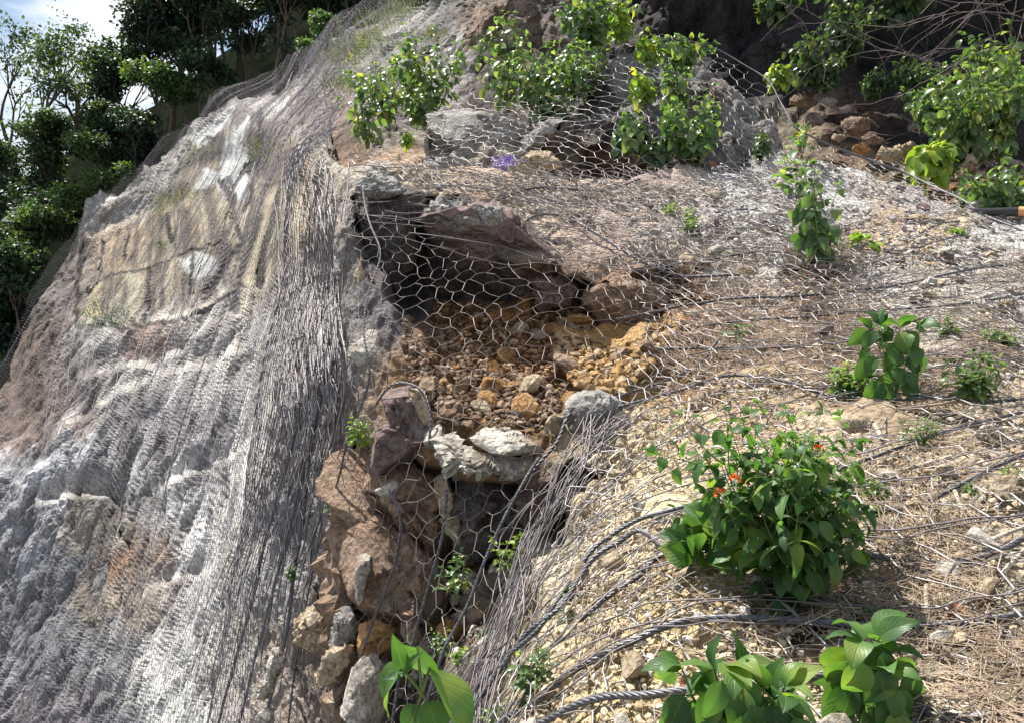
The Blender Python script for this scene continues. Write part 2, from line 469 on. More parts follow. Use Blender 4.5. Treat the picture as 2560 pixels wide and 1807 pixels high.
LOWER = [(830, 388, 4.35), (900, 396, 4.25), (1000, 405, 4.35), (1150, 420, 4.6), (1300, 430, 4.9), (1500, 445, 5.05), (1700, 440, 5.2), (1900, 400, 5.6), (2000, 360, 6.0),
         (2100, 390, 6.0), (2300, 450, 5.8), (2480, 525, 5.2), (2560, 560, 5.0), (2900, 650, 4.8),
         (860, 470, 3.95), (1000, 500, 3.8), (1200, 540, 3.85), (1400, 580, 4.0), (1600, 560, 4.3), (1800, 550, 4.4), (2000, 560, 4.3), (2300, 600, 4.2), (2560, 650, 4.0),
         (820, 600, 3.95), (1000, 650, 3.45), (1200, 650, 3.5), (1500, 700, 3.6), (1700, 720, 3.7), (1900, 750, 3.5), (2200, 750, 3.45), (2560, 780, 3.25),
         (840, 800, 3.55), (1000, 850, 3.1), (1200, 850, 3.0), (1400, 880, 2.95), (1600, 900, 3.0), (1800, 950, 2.85), (2100, 950, 2.7), (2560, 950, 2.5),
         (850, 1000, 3.3), (1000, 1050, 2.9), (1200, 1050, 2.75), (1450, 1080, 2.6), (1700, 1150, 2.3), (2000, 1150, 2.2), (2560, 1150, 1.95),
         (840, 1250, 3.1), (1000, 1250, 2.75), (1200, 1300, 2.55), (1400, 1350, 2.25), (1600, 1350, 1.98), (1800, 1400, 1.8), (2100, 1400, 1.75), (2560, 1400, 1.6),
         (800, 1500, 3.2), (1000, 1500, 2.7), (1200, 1550, 2.3), (1400, 1550, 1.9), (1600, 1600, 1.63), (1900, 1650, 1.5), (2200, 1650, 1.45), (2560, 1650, 1.35),
         (800, 1800, 3.0), (1000, 1800, 2.5), (1200, 1800, 1.9), (1400, 1800, 1.58), (1700, 1800, 1.38), (2000, 1800, 1.3), (2560, 1800, 1.2),
         (800, 2300, 2.6), (1200, 2300, 1.7), (1600, 2300, 1.15), (2000, 2300, 1.05), (2560, 2300, 1.0), (3100, 800, 3.2), (3100, 1400, 1.55), (3100, 2300, .95), (1500, 2800, .95), (2500, 2800, .9),
         (1300, 200, 5.5), (1900, 200, 6.2), (2500, 300, 6.0)]
MOUND = [(1020, 430, 5.7), (1080, 290, 6.5), (1110, 245, 6.75), (1180, 235, 6.8), (1290, 265, 6.6), (1380, 230, 6.7), (1420, 160, 6.9), (1480, 120, 7.0), (1560, 103, 7.0), (1700, 98, 7.0), (1790, 130, 6.9),
         (1880, 180, 6.7), (1940, 240, 6.5), (1990, 320, 6.2), (2030, 380, 6.0), (2150, 430, 5.8), (1600, 250, 6.15), (1800, 280, 6.0), (1450, 300, 6.0), (1250, 330, 5.95), (1120, 350, 6.05),
         (1600, 180, 6.5), (1750, 190, 6.5), (1100, 430, 5.6), (1300, 440, 5.35), (1500, 460, 5.25), (1700, 460, 5.3), (1900, 440, 5.6), (2050, 440, 5.75), (1100, 560, 5.4), (1500, 560, 5.25), (2000, 560, 5.6),
         (1650, 360, 5.65), (1850, 370, 5.75), (1400, 380, 5.6), (1000, 200, 7.2), (2300, 200, 6.8), (1600, -100, 7.8), (2300, 560, 5.7)]
FB, FA, FC = Field(LEFT + LOWER), Field(LEFT + UPPER), Field(MOUND)

RIDGE = [(-900, 1500), (-500, 1300), (-300, 1180), (-120, 1040), (0, 931), (25, 850), (56, 762), (105, 683), (140, 640), (165, 600), (185, 540), (205, 492), (235, 478), (270, 482), (290, 470), (323, 440), (346, 417),
         (406, 369), (440, 325), (463, 297), (520, 262), (560, 229), (600, 220), (640, 214), (677, 218), (703, 203), (752, 150), (800, 98), (835, 50), (860, 46)]
LIP = [(800, 392), (830, 385), (900, 393), (1000, 400), (1150, 412), (1300, 424), (1500, 440), (1700, 436), (1800, 420), (1900, 395), (2000, 358), (2060, 372), (2150, 400), (2300, 450), (2400, 490), (2480, 522), (2560, 556), (2900, 650), (3500, 760)]
UP_TOP = [(700, 205), (752, 152), (800, 100), (835, 52), (870, 40), (970, 0), (1080, -80), (1200, -250), (1320, -600), (3600, -600)]
MOUND_TOP = [(1040, 420), (1060, 330), (1080, 285), (1110, 248), (1180, 238), (1240, 252), (1290, 268), (1335, 270), (1380, 232), (1420, 165), (1480, 122), (1560, 104), (1640, 96), (1700, 99), (1790, 130), (1880, 182), (1940, 242), (1990, 322), (2035, 384), (2150, 435)]

def line_y(L, x):
    L = np.array(L, float)
    return np.interp(x, L[:, 0], L[:, 1])

# hollows: polygon, depth behind the draped surface (m) at its top and bottom, softness in px
HOLLOWS = [
    ([(872, 490), (990, 470), (1085, 560), (1300, 640), (1550, 690), (1690, 760), (1690, 830), (1600, 900), (1500, 990), (1400, 1070), (1300, 1090), (1180, 1050), (1090, 1000), (1050, 900), (985, 820), (900, 660)], 1.25, 0.12, 70),
    ([(960, 455), (1050, 468), (1130, 480), (1150, 500), (1090, 520), (1050, 640), (1000, 620), (985, 500)], 0.35, 0.30, 18),
    ([(830, 1060), (960, 1090), (1150, 1170), (1380, 1190), (1480, 1170), (1400, 1330), (1300, 1480), (1200, 1640), (1120, 1807), (1060, 2000), (690, 2000), (700, 1700), (760, 1480), (820, 1300)], 0.34, 0.42, 60),
    ([(890, 1280), (960, 1270), (1080, 1400), (1090, 1440), (1010, 1420), (920, 1345)], 0.5, 0.5, 16),
    ([(1150, 1440), (1260, 1410), (1240, 1560), (1160, 1620), (1100, 1560)], 0.35, 0.35, 25),
    ([(1400, 1150), (1520, 1130), (1480, 1180), (1400, 1270), (1330, 1280)], 0.3, 0.3, 20),
    ([(2500, 560), (2560, 560), (2560, 600)], 0.05, 0.05, 20),
    ([(1960, 650), (2120, 655), (2130, 715), (2000, 730), (1950, 700)], 0.12, 0.10, 25),
    ([(1640, 640), (1800, 720), (1700, 760), (1560, 740), (1500, 700)], 0.25, 0.2, 30),
    ([(1790, 1480), (2150, 1480), (2200, 1530), (2050, 1560), (1850, 1540)], 0.09, 0.07, 35),
]
M_HOLLOWS = [([(1340, 330), (1500, 320), (1620, 330), (1700, 420), (1560, 450), (1380, 430)], 0.35, 0.3, 40), ([(1420, 170), (1520, 150), (1560, 230), (1450, 260)], 0.2, 0.2, 30),
             ([(1700, 190), (1790, 180), (1800, 240), (1700, 250)], 0.18, 0.18, 25), ([(1760, 340), (1950, 330), (1930, 420), (1750, 430)], 0.22, 0.2, 35), ([(1340, 250), (1400, 240), (1350, 400), (1310, 400)], 0.4, 0.4, 15)]
# ledges of the cliff: the rock above each line is set back, so the line is a shelf
LEDGES = [([(180, 800), (230, 812), (330, 800), (420, 780), (500, 740), (560, 690)], 1.3, 130),
          ([(185, 935), (280, 900), (350, 905), (420, 870), (480, 800), (540, 770)], 0.9, 90),
          ([(200, 700), (260, 672), (350, 655), (430, 620)], 0.35, 60),
          ([(210, 590), (300, 540), (420, 510), (470, 490)], 0.9, 70),
          ([(110, 1080), (200, 1010), (300, 960), (400, 915), (480, 900), (560, 850)], 0.6, 90),
          ([(60, 1260), (120, 1240), (210, 1235), (260, 1300), (280, 1420)], 0.8, 90),
          ([(330, 1240), (420, 1180), (520, 1130), (560, 1090)], 0.45, 80),
          ([(300, 1500), (380, 1440), (450, 1420)], 0.35, 70),
          ([(480, 350), (560, 290), (640, 270)], 0.6, 50), ([(400, 460), (470, 420), (560, 400)], 0.5, 50)]

FRACTURES = [([(200, 715), (260, 674), (350, 656), (430, 622), (520, 592)], 3), ([(520, 592), (545, 500), (560, 450), (600, 395)], 4), ([(610, 520), (585, 600), (560, 680), (540, 760)], 7), ([(560, 600), (535, 645), (512, 690), (480, 715)], 8), ([(525, 440), (545, 430), (560, 470), (552, 530), (566, 590)], 6), ([(590, 400), (600, 460), (575, 510)], 5),
             ([(640, 250), (625, 320), (600, 400)], 7), ([(700, 340), (650, 470), (612, 600), (590, 700)], 6), ([(395, 530), (402, 590)], 6), ([(300, 560), (292, 640)], 4), ([(240, 590), (226, 700)], 4), ([(455, 610), (448, 720)], 4), ([(350, 660), (345, 760)], 4),
             ([(480, 352), (500, 330), (512, 345)], 4), ([(180, 805), (260, 800), (360, 795), (470, 770), (560, 700)], 6), ([(190, 600), (178, 700), (170, 800)], 6)]

def hollow(px, py, H_):
    r = np.zeros(px.shape)
    for poly, top, bot, soft in H_:
        ys = [p[1] for p in poly]
        jag = np.stack([px / 55, py / 55, px * 0], 1)
        sd = inside_dist(px + 26 * fbm(jag, 3, 81), py + 26 * fbm(jag, 3, 82), poly)
        amp = top + (bot - top) * np.clip((py - min(ys)) / (max(ys) - min(ys)), 0, 1)
        r = np.maximum(r, amp * sstep(0, soft, sd))
    return r

def ledge(px, py):
    r = np.zeros(px.shape)
    for L, amp, fall in LEDGES:
        y = line_y(L, px)
        x0, x1 = min(p[0] for p in L), max(p[0] for p in L)
        w = sstep(x0 - 30, x0 + 40, px) * (1 - sstep(x1 - 40, x1 + 30, px))
        up = y - py
        r += w * amp * sstep(-4, 14, up) * (1 - sstep(14, fall, up))
    return r

# colour of bare rock and soil at frame points, shade and light partly included
COL_B = [(100, 850, 0.240, 0.165, 0.120), (40, 1000, 0.200, 0.130, 0.100), (150, 700, 0.250, 0.200, 0.170), (300, 470, 0.360, 0.340, 0.320), (280, 620, 0.460, 0.360, 0.230), (360, 600, 0.480, 0.390, 0.260), (250, 740, 0.450, 0.370, 0.250), (440, 560, 0.470, 0.400, 0.300), (520, 560, 0.500, 0.440, 0.320),
         (620, 480, 0.480, 0.430, 0.310), (680, 560, 0.440, 0.380, 0.270), (560, 320, 0.360, 0.340, 0.320), (700, 330, 0.270, 0.230, 0.190), (620, 260, 0.400, 0.380, 0.350), (780, 150, 0.330, 0.310, 0.280), (420, 700, 0.480, 0.420, 0.300), (550, 680, 0.460, 0.400, 0.280),
         (230, 810, 0.550, 0.530, 0.480), (340, 830, 0.300, 0.200, 0.150), (200, 880, 0.280, 0.250, 0.240), (430, 900, 0.500, 0.480, 0.440), (300, 920, 0.440, 0.420, 0.380), (300, 1020, 0.250, 0.235, 0.240), (150, 1000, 0.260, 0.200, 0.170), (500, 850, 0.440, 0.410, 0.370), (400, 1050, 0.250, 0.235, 0.250),
         (520, 1000, 0.310, 0.300, 0.290), (640, 1000, 0.540, 0.520, 0.470), (600, 1150, 0.560, 0.540, 0.500), (680, 900, 0.420, 0.400, 0.370), (720, 1100, 0.210, 0.195, 0.200), (760, 700, 0.360, 0.330, 0.300), (760, 560, 0.400, 0.350, 0.290), (740, 900, 0.220, 0.200, 0.200),
         (100, 1150, 0.400, 0.420, 0.450), (60, 1300, 0.250, 0.255, 0.270), (130, 1400, 0.220, 0.235, 0.265), (200, 1330, 0.374, 0.326, 0.256), (270, 1400, 0.340, 0.234, 0.161), (250, 1480, 0.340, 0.274, 0.196), (60, 1600, 0.235, 0.240, 0.270), (200, 1650, 0.250, 0.250, 0.260), (330, 1750, 0.560, 0.560, 0.530), (380, 1600, 0.540, 0.530, 0.500),
         (440, 1350, 0.500, 0.490, 0.470), (340, 1250, 0.420, 0.410, 0.400), (420, 1480, 0.480, 0.470, 0.450), (560, 1400, 0.460, 0.430, 0.380), (550, 1650, 0.400, 0.370, 0.340), (640, 1450, 0.300, 0.290, 0.290), (700, 1300, 0.240, 0.230, 0.240), (240, 1800, 0.230, 0.240, 0.260), (100, 1780, 0.200, 0.180, 0.200), (690, 1650, 0.300, 0.250, 0.210),
         (850, 410, 0.480, 0.430, 0.360), (920, 440, 0.380, 0.360, 0.330), (900, 560, 0.120, 0.110, 0.110), (960, 700, 0.130, 0.120, 0.125), (1000, 440, 0.470, 0.383, 0.288), (1200, 470, 0.470, 0.360, 0.264), (1350, 480, 0.515, 0.429, 0.336), (1500, 540, 0.470, 0.371, 0.312), (1620, 490, 0.403, 0.313, 0.264), (1700, 590, 0.515, 0.452, 0.408),  # the two darkest entries paint in shade below the overhang
         (1900, 470, 0.538, 0.534, 0.528), (2100, 470, 0.560, 0.557, 0.540), (2300, 520, 0.448, 0.429, 0.408), (2480, 580, 0.470, 0.452, 0.432), (2200, 560, 0.448, 0.336, 0.228), (2350, 570, 0.470, 0.360, 0.240), (1780, 640, 0.538, 0.522, 0.504), (1900, 600, 0.515, 0.499, 0.468), (2030, 690, 0.160, 0.110, 0.080),
         (1720, 700, 0.280, 0.180, 0.130), (1850, 760, 0.320, 0.250, 0.200), (2200, 700, 0.440, 0.410, 0.380), (2450, 680, 0.440, 0.410, 0.370), (1700, 800, 0.300, 0.190, 0.130), (1900, 850, 0.300, 0.210, 0.155), (2150, 850, 0.340, 0.260, 0.190), (2400, 850, 0.380, 0.330, 0.280), (1700, 930, 0.360, 0.240, 0.140), (1900, 1000, 0.440, 0.330, 0.210), (2250, 1000, 0.380, 0.290, 0.200), (2500, 1000, 0.420, 0.340, 0.250),
         (1250, 850, 0.320, 0.155, 0.050), (1150, 880, 0.200, 0.120, 0.070), (1450, 840, 0.400, 0.230, 0.085), (1550, 900, 0.460, 0.300, 0.130), (1300, 960, 0.260, 0.160, 0.075), (1150, 1000, 0.360, 0.200, 0.080), (1060, 1050, 0.300, 0.180, 0.090), (1200, 700, 0.150, 0.115, 0.090), (1400, 730, 0.170, 0.120, 0.085), (1580, 760, 0.280, 0.160, 0.080),  # dark entries of the cavity roof carry its shade as colour
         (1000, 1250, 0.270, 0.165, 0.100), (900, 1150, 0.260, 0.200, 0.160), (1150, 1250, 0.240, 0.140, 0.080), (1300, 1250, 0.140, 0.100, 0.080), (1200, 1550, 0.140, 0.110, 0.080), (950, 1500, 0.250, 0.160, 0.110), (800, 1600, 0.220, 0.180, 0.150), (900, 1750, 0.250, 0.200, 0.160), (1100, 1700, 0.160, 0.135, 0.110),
         (1560, 1100, 0.600, 0.490, 0.310), (1500, 1250, 0.620, 0.510, 0.360), (1420, 1400, 0.620, 0.550, 0.420), (1700, 1100, 0.570, 0.450, 0.280), (1650, 1250, 0.600, 0.500, 0.320), (1500, 1500, 0.600, 0.490, 0.300), (1350, 1650, 0.580, 0.490, 0.320), (1700, 1550, 0.600, 0.480, 0.270), (1900, 1600, 0.560, 0.440, 0.260), (1500, 1750, 0.600, 0.490, 0.280),
         (2000, 1150, 0.490, 0.390, 0.280), (2200, 1250, 0.440, 0.360, 0.260), (2450, 1200, 0.440, 0.370, 0.270), (2300, 1400, 0.410, 0.350, 0.250), (2500, 1500, 0.440, 0.390, 0.300), (2300, 1650, 0.470, 0.410, 0.310), (2100, 1750, 0.490, 0.420, 0.300), (2500, 1780, 0.470, 0.420, 0.320), (2000, 1530, 0.160, 0.110, 0.070)]  # dark last entry paints the bush's shadow on the soil
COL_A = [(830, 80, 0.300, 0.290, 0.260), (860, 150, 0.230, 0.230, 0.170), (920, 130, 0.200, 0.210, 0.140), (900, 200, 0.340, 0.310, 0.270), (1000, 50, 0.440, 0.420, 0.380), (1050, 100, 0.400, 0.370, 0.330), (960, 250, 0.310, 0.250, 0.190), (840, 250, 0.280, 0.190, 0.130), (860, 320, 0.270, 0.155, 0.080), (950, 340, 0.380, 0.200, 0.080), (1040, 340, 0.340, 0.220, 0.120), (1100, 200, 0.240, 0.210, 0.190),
         (1180, 60, 0.190, 0.115, 0.070), (1250, 30, 0.260, 0.190, 0.130), (1200, 150, 0.060, 0.045, 0.040), (1330, 120, 0.160, 0.100, 0.070), (1220, 200, 0.160, 0.110, 0.080), (1400, 50, 0.100, 0.075, 0.060), (1560, 50, 0.090, 0.065, 0.055), (1650, 60, 0.050, 0.040, 0.036), (1750, 60, 0.042, 0.036, 0.036), (1850, 100, 0.034, 0.029, 0.032), (1850, 20, 0.034, 0.029, 0.032), (2000, 60, 0.030, 0.027, 0.031), (2000, 150, 0.030, 0.027, 0.029), (2200, 100, 0.027, 0.023, 0.027), (2350, 100, 0.027, 0.023, 0.027), (2500, 100, 0.028, 0.025, 0.025), (2500, 250, 0.038, 0.032, 0.029), (2350, 220, 0.038, 0.031, 0.027),  # near-black wall entries put its shade into the colour
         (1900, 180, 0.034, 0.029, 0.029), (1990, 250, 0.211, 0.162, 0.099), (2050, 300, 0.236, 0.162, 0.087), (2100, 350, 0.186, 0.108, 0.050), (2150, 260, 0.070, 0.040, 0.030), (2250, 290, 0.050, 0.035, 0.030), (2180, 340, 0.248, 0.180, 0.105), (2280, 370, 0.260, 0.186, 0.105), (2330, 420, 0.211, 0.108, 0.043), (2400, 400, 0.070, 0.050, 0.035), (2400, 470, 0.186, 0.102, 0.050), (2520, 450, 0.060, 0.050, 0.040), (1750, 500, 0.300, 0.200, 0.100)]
COL_M = [(1130, 260, 0.515, 0.491, 0.445), (1100, 330, 0.421, 0.410, 0.386), (1200, 290, 0.538, 0.491, 0.410), (1200, 380, 0.351, 0.293, 0.246), (1290, 290, 0.491, 0.456, 0.398), (1350, 290, 0.131, 0.112, 0.103), (1400, 200, 0.150, 0.131, 0.122), (1500, 200, 0.122, 0.112, 0.112), (1600, 150, 0.281, 0.263, 0.252), (1560, 180, 0.299, 0.290, 0.272), (1700, 130, 0.281, 0.263, 0.252), (1850, 250, 0.309, 0.299, 0.290), (1900, 330, 0.299, 0.281, 0.263),  # mound shading painted in: front darkened, crest lightened
         (1750, 220, 0.159, 0.112, 0.094), (1650, 300, 0.122, 0.108, 0.103), (1500, 330, 0.112, 0.094, 0.085), (1400, 340, 0.263, 0.225, 0.187), (1360, 400, 0.243, 0.159, 0.103), (1500, 420, 0.159, 0.094, 0.065), (1650, 420, 0.131, 0.103, 0.094), (1800, 400, 0.225, 0.205, 0.196), (1950, 400, 0.319, 0.299, 0.281)]
# mineral crusts and stains with a shape of their own: polygon, albedo, softness px
CRUSTS_B = [([(455, 330), (485, 305), (560, 240), (572, 243), (548, 285), (520, 325), (482, 360), (458, 368)], (.60, .60, .58), 6),
            ([(455, 465), (488, 405), (520, 415), (538, 345), (598, 270), (618, 255), (590, 330), (545, 420), (505, 452)], (.60, .60, .58), 6),
            ([(540, 378), (590, 352), (600, 430), (578, 492), (535, 480), (515, 450)], (.64, .65, .64), 5),
            ([(414, 638), (470, 612), (523, 640), (500, 676), (470, 690), (440, 672)], (.60, .60, .58), 6), ([(664, 240), (690, 235), (720, 205), (730, 208), (705, 240), (680, 260)], (.60, .60, .58), 6),
            ([(290, 665), (332, 655), (330, 790), (295, 790)], (.50, .45, .33), 8), ([(205, 700), (240, 690), (235, 780), (185, 790)], (.50, .42, .26), 8)]
DARKS_B = [([(520, 440), (535, 430), (560, 470), (555, 500), (540, 490)], (.06, .05, .05), 5), ([(585, 500), (600, 400), (612, 405), (590, 560), (560, 640), (548, 640)], (.10, .085, .08), 6),
           ([(518, 595), (545, 590), (552, 625), (535, 650), (515, 690), (490, 715), (470, 712), (510, 660)], (.10, .07, .06), 5), ([(388, 540), (402, 535), (405, 585), (396, 600)], (.09, .07, .07), 4),
           ([(270, 860), (330, 830), (400, 810), (420, 850), (350, 880), (280, 895)], (.25, .175, .145), 16), ([(215, 1390), (290, 1350), (300, 1380), (230, 1460), (215, 1450)], (.27, .175, .12), 14)]

def idw(px, py, L, power=6.0):
    L = np.array(L, float)
    out = np.zeros((len(px), 3)); wt = np.zeros(len(px))
    for x, y, r, g, b in L:
        w = 1.0 / (((px - x) ** 2 + (py - y) ** 2) / 900 + 1.0) ** (power / 2)
        out += w[:, None] * np.array([r, g, b]); wt += w
    return out / wt[:, None]

def sheet(name, field, top_line, bot, xs, nrow, mat, cols, hollows, crusts, kind_label, rough_near=1.0, skirt=1.0, push=0.0):
    """One sheet of ground: columns xs, rows from the crest line to bot, plus rows that fall away behind the crest."""
    ty = line_y(top_line, xs)
    core = np.linspace(0, 1, nrow)
    PX = np.repeat(xs[None, :], nrow, 0)
    PY = ty[None, :] + core[:, None] ** 1.0 * (bot - ty[None, :])
    d = field(PX, PY) + push
    P = unproject(PX, PY, d)
    du = np.gradient(P, axis=1); dv = np.gradient(P, axis=0)
    N = np.cross(du, dv); N /= np.linalg.norm(N, axis=2, keepdims=True) + 1e-9
    view = P - CAM
    flip = (N * view).sum(2) > 0
    N[flip] *= -1                                                     # N looks outwards
    fx, fy, fd = PX.ravel(), PY.ravel(), d.ravel()
    Pf, Nf = P.reshape(-1, 3), N.reshape(-1, 3)
    h = hollow(fx, fy, hollows)
    far = sstep(4.5, 9.5, fd)
    if top_line is RIDGE_LIP:
        h = h + ledge(fx, fy) * far
    vd = (Pf - CAM); vd /= np.linalg.norm(vd, axis=1, keepdims=True)
    Q = Pf + vd * h[:, None]
    # broken rock, coarse far away and fine close by
    warp = np.stack([fbm(Pf * 0.9, 3, 11), fbm(Pf * 0.9, 3, 12), fbm(Pf * 0.9, 3, 13)], 1)
    up = np.array([1, 1, .65]) * far[:, None] + (1 - far)[:, None]
    f1 = facets((Pf * up + warp * 0.5) * 0.6, 3, 30)
    f2 = facets((Pf * up + warp * 0.2) * 1.8, 5, 26)
    f3 = facets(Pf * up * 6.0 + warp, 8)
    f4 = facets(Pf * 17.0 + warp * 2, 9)
    b1 = fbm(Pf * up * 0.7, 5, 21); b2 = fbm(Pf * up * 3.0, 5, 31)
    hl = sstep(0.05, 0.3, h)
    slab = np.zeros(len(fx))
    if top_line is RIDGE_LIP:
        slab = sstep(0, 50, inside_dist(fx, fy, SLAB))
    graze = np.clip(np.abs((Nf * vd).sum(1)) * 2.0, .2, 1)
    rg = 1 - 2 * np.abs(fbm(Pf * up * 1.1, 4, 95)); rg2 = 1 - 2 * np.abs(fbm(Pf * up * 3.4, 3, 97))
    farD = far * ((0.15 * f1 + 0.10 * f2 * graze + 0.24 * b1 - 0.16 * np.clip(rg, 0, 1) ** 3 - 0.07 * graze * .8 * np.clip(rg2, 0, 1) ** 3) * (1 - .8 * slab) * (.4 + .6 * graze) + (0.13 * b2 + 0.06 * f3) * (1 - .75 * slab) * graze)
    near_amp = rough_near * (1 - far)
    nearD = near_amp * (0.05 * b2 + 0.022 * f3 + 0.010 * f4 + 0.030 * f2) + near_amp * hl * (0.05 * f2 + 0.05 * f3)
    disp = farD + nearD - 0.02 * rough_near * (1 - far) - 0.28 * far
    Q = Q + Nf * disp[:, None]
    fine = np.stack([fbm(Pf * 2.2, 4, 17), fbm(Pf * 2.2, 4, 18)], 1)
    ca = (1 + .6 * far)
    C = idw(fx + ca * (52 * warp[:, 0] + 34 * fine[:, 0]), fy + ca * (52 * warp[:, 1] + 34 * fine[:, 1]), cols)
    wx, wy = fx + 8 * fbm(Pf * 3, 3, 41), fy + 8 * fbm(Pf * 3, 3, 43)
    across = Pf @ np.array([0.925, 0.38, 0.0])
    if top_line is RIDGE_LIP:
        st = fbm(np.stack([across * 3.2, across * 0, Pf[:, 2] * 0.12], 1), 4, 51)
        st2 = fbm(np.stack([across * 9.0, across * 0, Pf[:, 2] * 0.22], 1), 3, 53)
        msk = sstep(0, 40, inside_dist(fx, fy, SLAB))
        shelf = np.clip(ledge(fx, fy) * 1.2, 0, 1) * sstep(-.1, .5, fbm(Pf * 1.1, 4, 91) + .25) * far * .75
        C = C * (1 - shelf[:, None]) + shelf[:, None] * np.array([.60, .57, .51])
        st3 = fbm(np.stack([across * 4.4, across * 0 + 7, Pf[:, 2] * 0.45], 1), 3, 57)
        dk = sstep(-0.05, 0.14, st) * 0.62 + sstep(0.0, 0.16, st2) * 0.5 + sstep(.02, .18, st3) * .4
        a_ = (msk * np.clip(dk, 0, .88))[:, None]
        C = C * (1 - a_) + a_ * np.array([.11, .085, .07])
        yl = msk * sstep(0.0, 0.4, -st2) * 0.16
        C = C * (1 - yl[:, None]) + yl[:, None] * np.array([.52, .40, .17])
    grey = C.mean(1, keepdims=True) * np.array([1.03, .99, .97])
    C = C + (grey - C) * (.35 * far * (1 - slab))[:, None]
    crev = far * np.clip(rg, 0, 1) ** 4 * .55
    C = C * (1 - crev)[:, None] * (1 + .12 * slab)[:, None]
    v = 1 + (0.20 + .42 * far) * fbm(Pf * up * 1.3, 5, 61) + .5 * far * (1 - slab) * fbm(Pf * up * .5, 3, 63) + 0.13 * np.clip(f2 * far + f3 * (1 - far), -1, 1)
    for poly, rgb, soft_ in crusts:
        m = sstep(-soft_ * .3, soft_, inside_dist(wx, wy, poly))[:, None]
        C = C * (1 - m) + m * np.array(rgb)
        v = v * (1 - m[:, 0] * .8) + m[:, 0] * .8
    if top_line is RIDGE_LIP:
        for L, wd_ in FRACTURES:
            L = np.array(L, float); dm = np.full(len(fx), 1e9)
            gx_, gy_ = fx + 9 * fine[:, 0], fy + 9 * fine[:, 1]
            for (ax, ay), (bx, by) in zip(L[:-1], L[1:]):
                t = np.clip(((gx_ - ax) * (bx - ax) + (gy_ - ay) * (by - ay)) / ((bx - ax) ** 2 + (by - ay) ** 2), 0, 1)
                dm = np.minimum(dm, np.hypot(gx_ - ax - t * (bx - ax), gy_ - ay - t * (by - ay)))
            k_ = (1 - sstep(wd_ * .5, wd_ * 1.3, dm))
            C = C * (1 - k_ * .88)[:, None]
            Q = Q + vd * (k_ * .18)[:, None]
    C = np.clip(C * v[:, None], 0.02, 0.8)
    # rows behind the crest
    ncol = len(xs)
    crest = Q[:ncol]
    dep = np.maximum(fd[:ncol], 2)[:, None]
    back = []
    for s, dz in ((0.02, -0.0), (0.07, -0.02), (0.16, -0.09), (0.32, -0.26), (0.6, -0.6)):
        back.append(crest + skirt * dep * (s * np.array([0, 1.0, 0]) + dz * np.array([0, 0, 1.0])) + 0.02 * dep * np.stack([fbm(crest * 2 + s * 9, 2, 71), fbm(crest * 2 + s * 9, 2, 72), fbm(crest * 2 + s * 9, 2, 73)], 1))
    back = back[::-1]
    allV = np.concatenate(back + [Q])
    allC = np.concatenate([C[:ncol]] * len(back) + [C])
    rows = nrow + len(back)
    a = (np.arange(rows - 1)[:, None] * ncol + np.arange(ncol - 1)[None, :]).ravel()
    F = np.stack([a, a + ncol, a + ncol + 1, a + 1], 1)
    ob = mesh_from(name, allV, F, mat, allC)
    if mat is M_SLOPE:
        ob.data.materials.append(M_CLIFF)
        fdv = np.concatenate([np.tile(fd[:ncol], len(back)), fd])[F[:, 0]]
        ob.data.polygons.foreach_set('material_index', (fdv > 6.5).astype(np.int32))
    ob['kind'] = 'structure'
    return ob

SLAB = [(190, 590), (300, 520), (400, 430), (450, 320), (560, 235), (640, 225), (740, 330), (770, 520), (720, 680), (560, 730), (440, 780), (180, 800)]
def side_ground():
    X, Y = np.meshgrid(np.linspace(1900, 2560, 12), np.linspace(600, 1800, 14))
    P = unproject(X.ravel(), Y.ravel(), FB(X.ravel(), Y.ravel()))
    k = np.linalg.lstsq(np.c_[P[:, 0], P[:, 1], np.ones(len(P))], P[:, 2], rcond=None)[0]
    gx, gy = np.meshgrid(np.linspace(.9, 14, 90), np.linspace(-5, 5.2, 80))
    z = k[0] * gx + k[1] * gy + k[2] - .32
    V = np.stack([gx.ravel(), gy.ravel(), z.ravel()], 1)
    V[:, 2] += .05 * fbm(V * 1.5, 4, 5)
    n = gx.shape[1]
    a = (np.arange(gx.shape[0] - 1)[:, None] * n + np.arange(n - 1)[None]).ravel()
    ob = mesh_from('ground', V, np.stack([a, a + 1, a + n + 1, a + n], 1), M_SLOPE, np.tile(np.array([.42, .33, .21]), (len(V), 1)))
    ob['kind'] = 'structure'
RIDGE_LIP = [p for p in RIDGE if p[0] < 770] + [(770, 140), (786, 300), (800, 388)] + LIP[1:]
side_ground()
def cols_x(a, b, step):
    return np.arange(a, b, step)
xsB = np.r_[cols_x(-900, -40, 30), cols_x(-40, 560, 4), cols_x(560, 900, 2.5), cols_x(900, 2600, 4), cols_x(2600, 3500, 30)].astype(float)
xsA = np.r_[cols_x(700, 2600, 5), cols_x(2600, 3600, 40)].astype(float)
xsC = cols_x(1042, 2148, 4).astype(float)
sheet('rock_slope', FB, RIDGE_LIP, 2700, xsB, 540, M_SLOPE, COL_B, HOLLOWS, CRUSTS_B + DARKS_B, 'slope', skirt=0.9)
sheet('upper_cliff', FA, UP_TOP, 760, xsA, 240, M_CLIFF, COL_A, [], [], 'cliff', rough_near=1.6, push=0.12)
sheet('rock_mound', FC, MOUND_TOP, 520, xsC, 120, M_MOUND, COL_M, M_HOLLOWS, [], 'mound', rough_near=2.8, skirt=0.35)

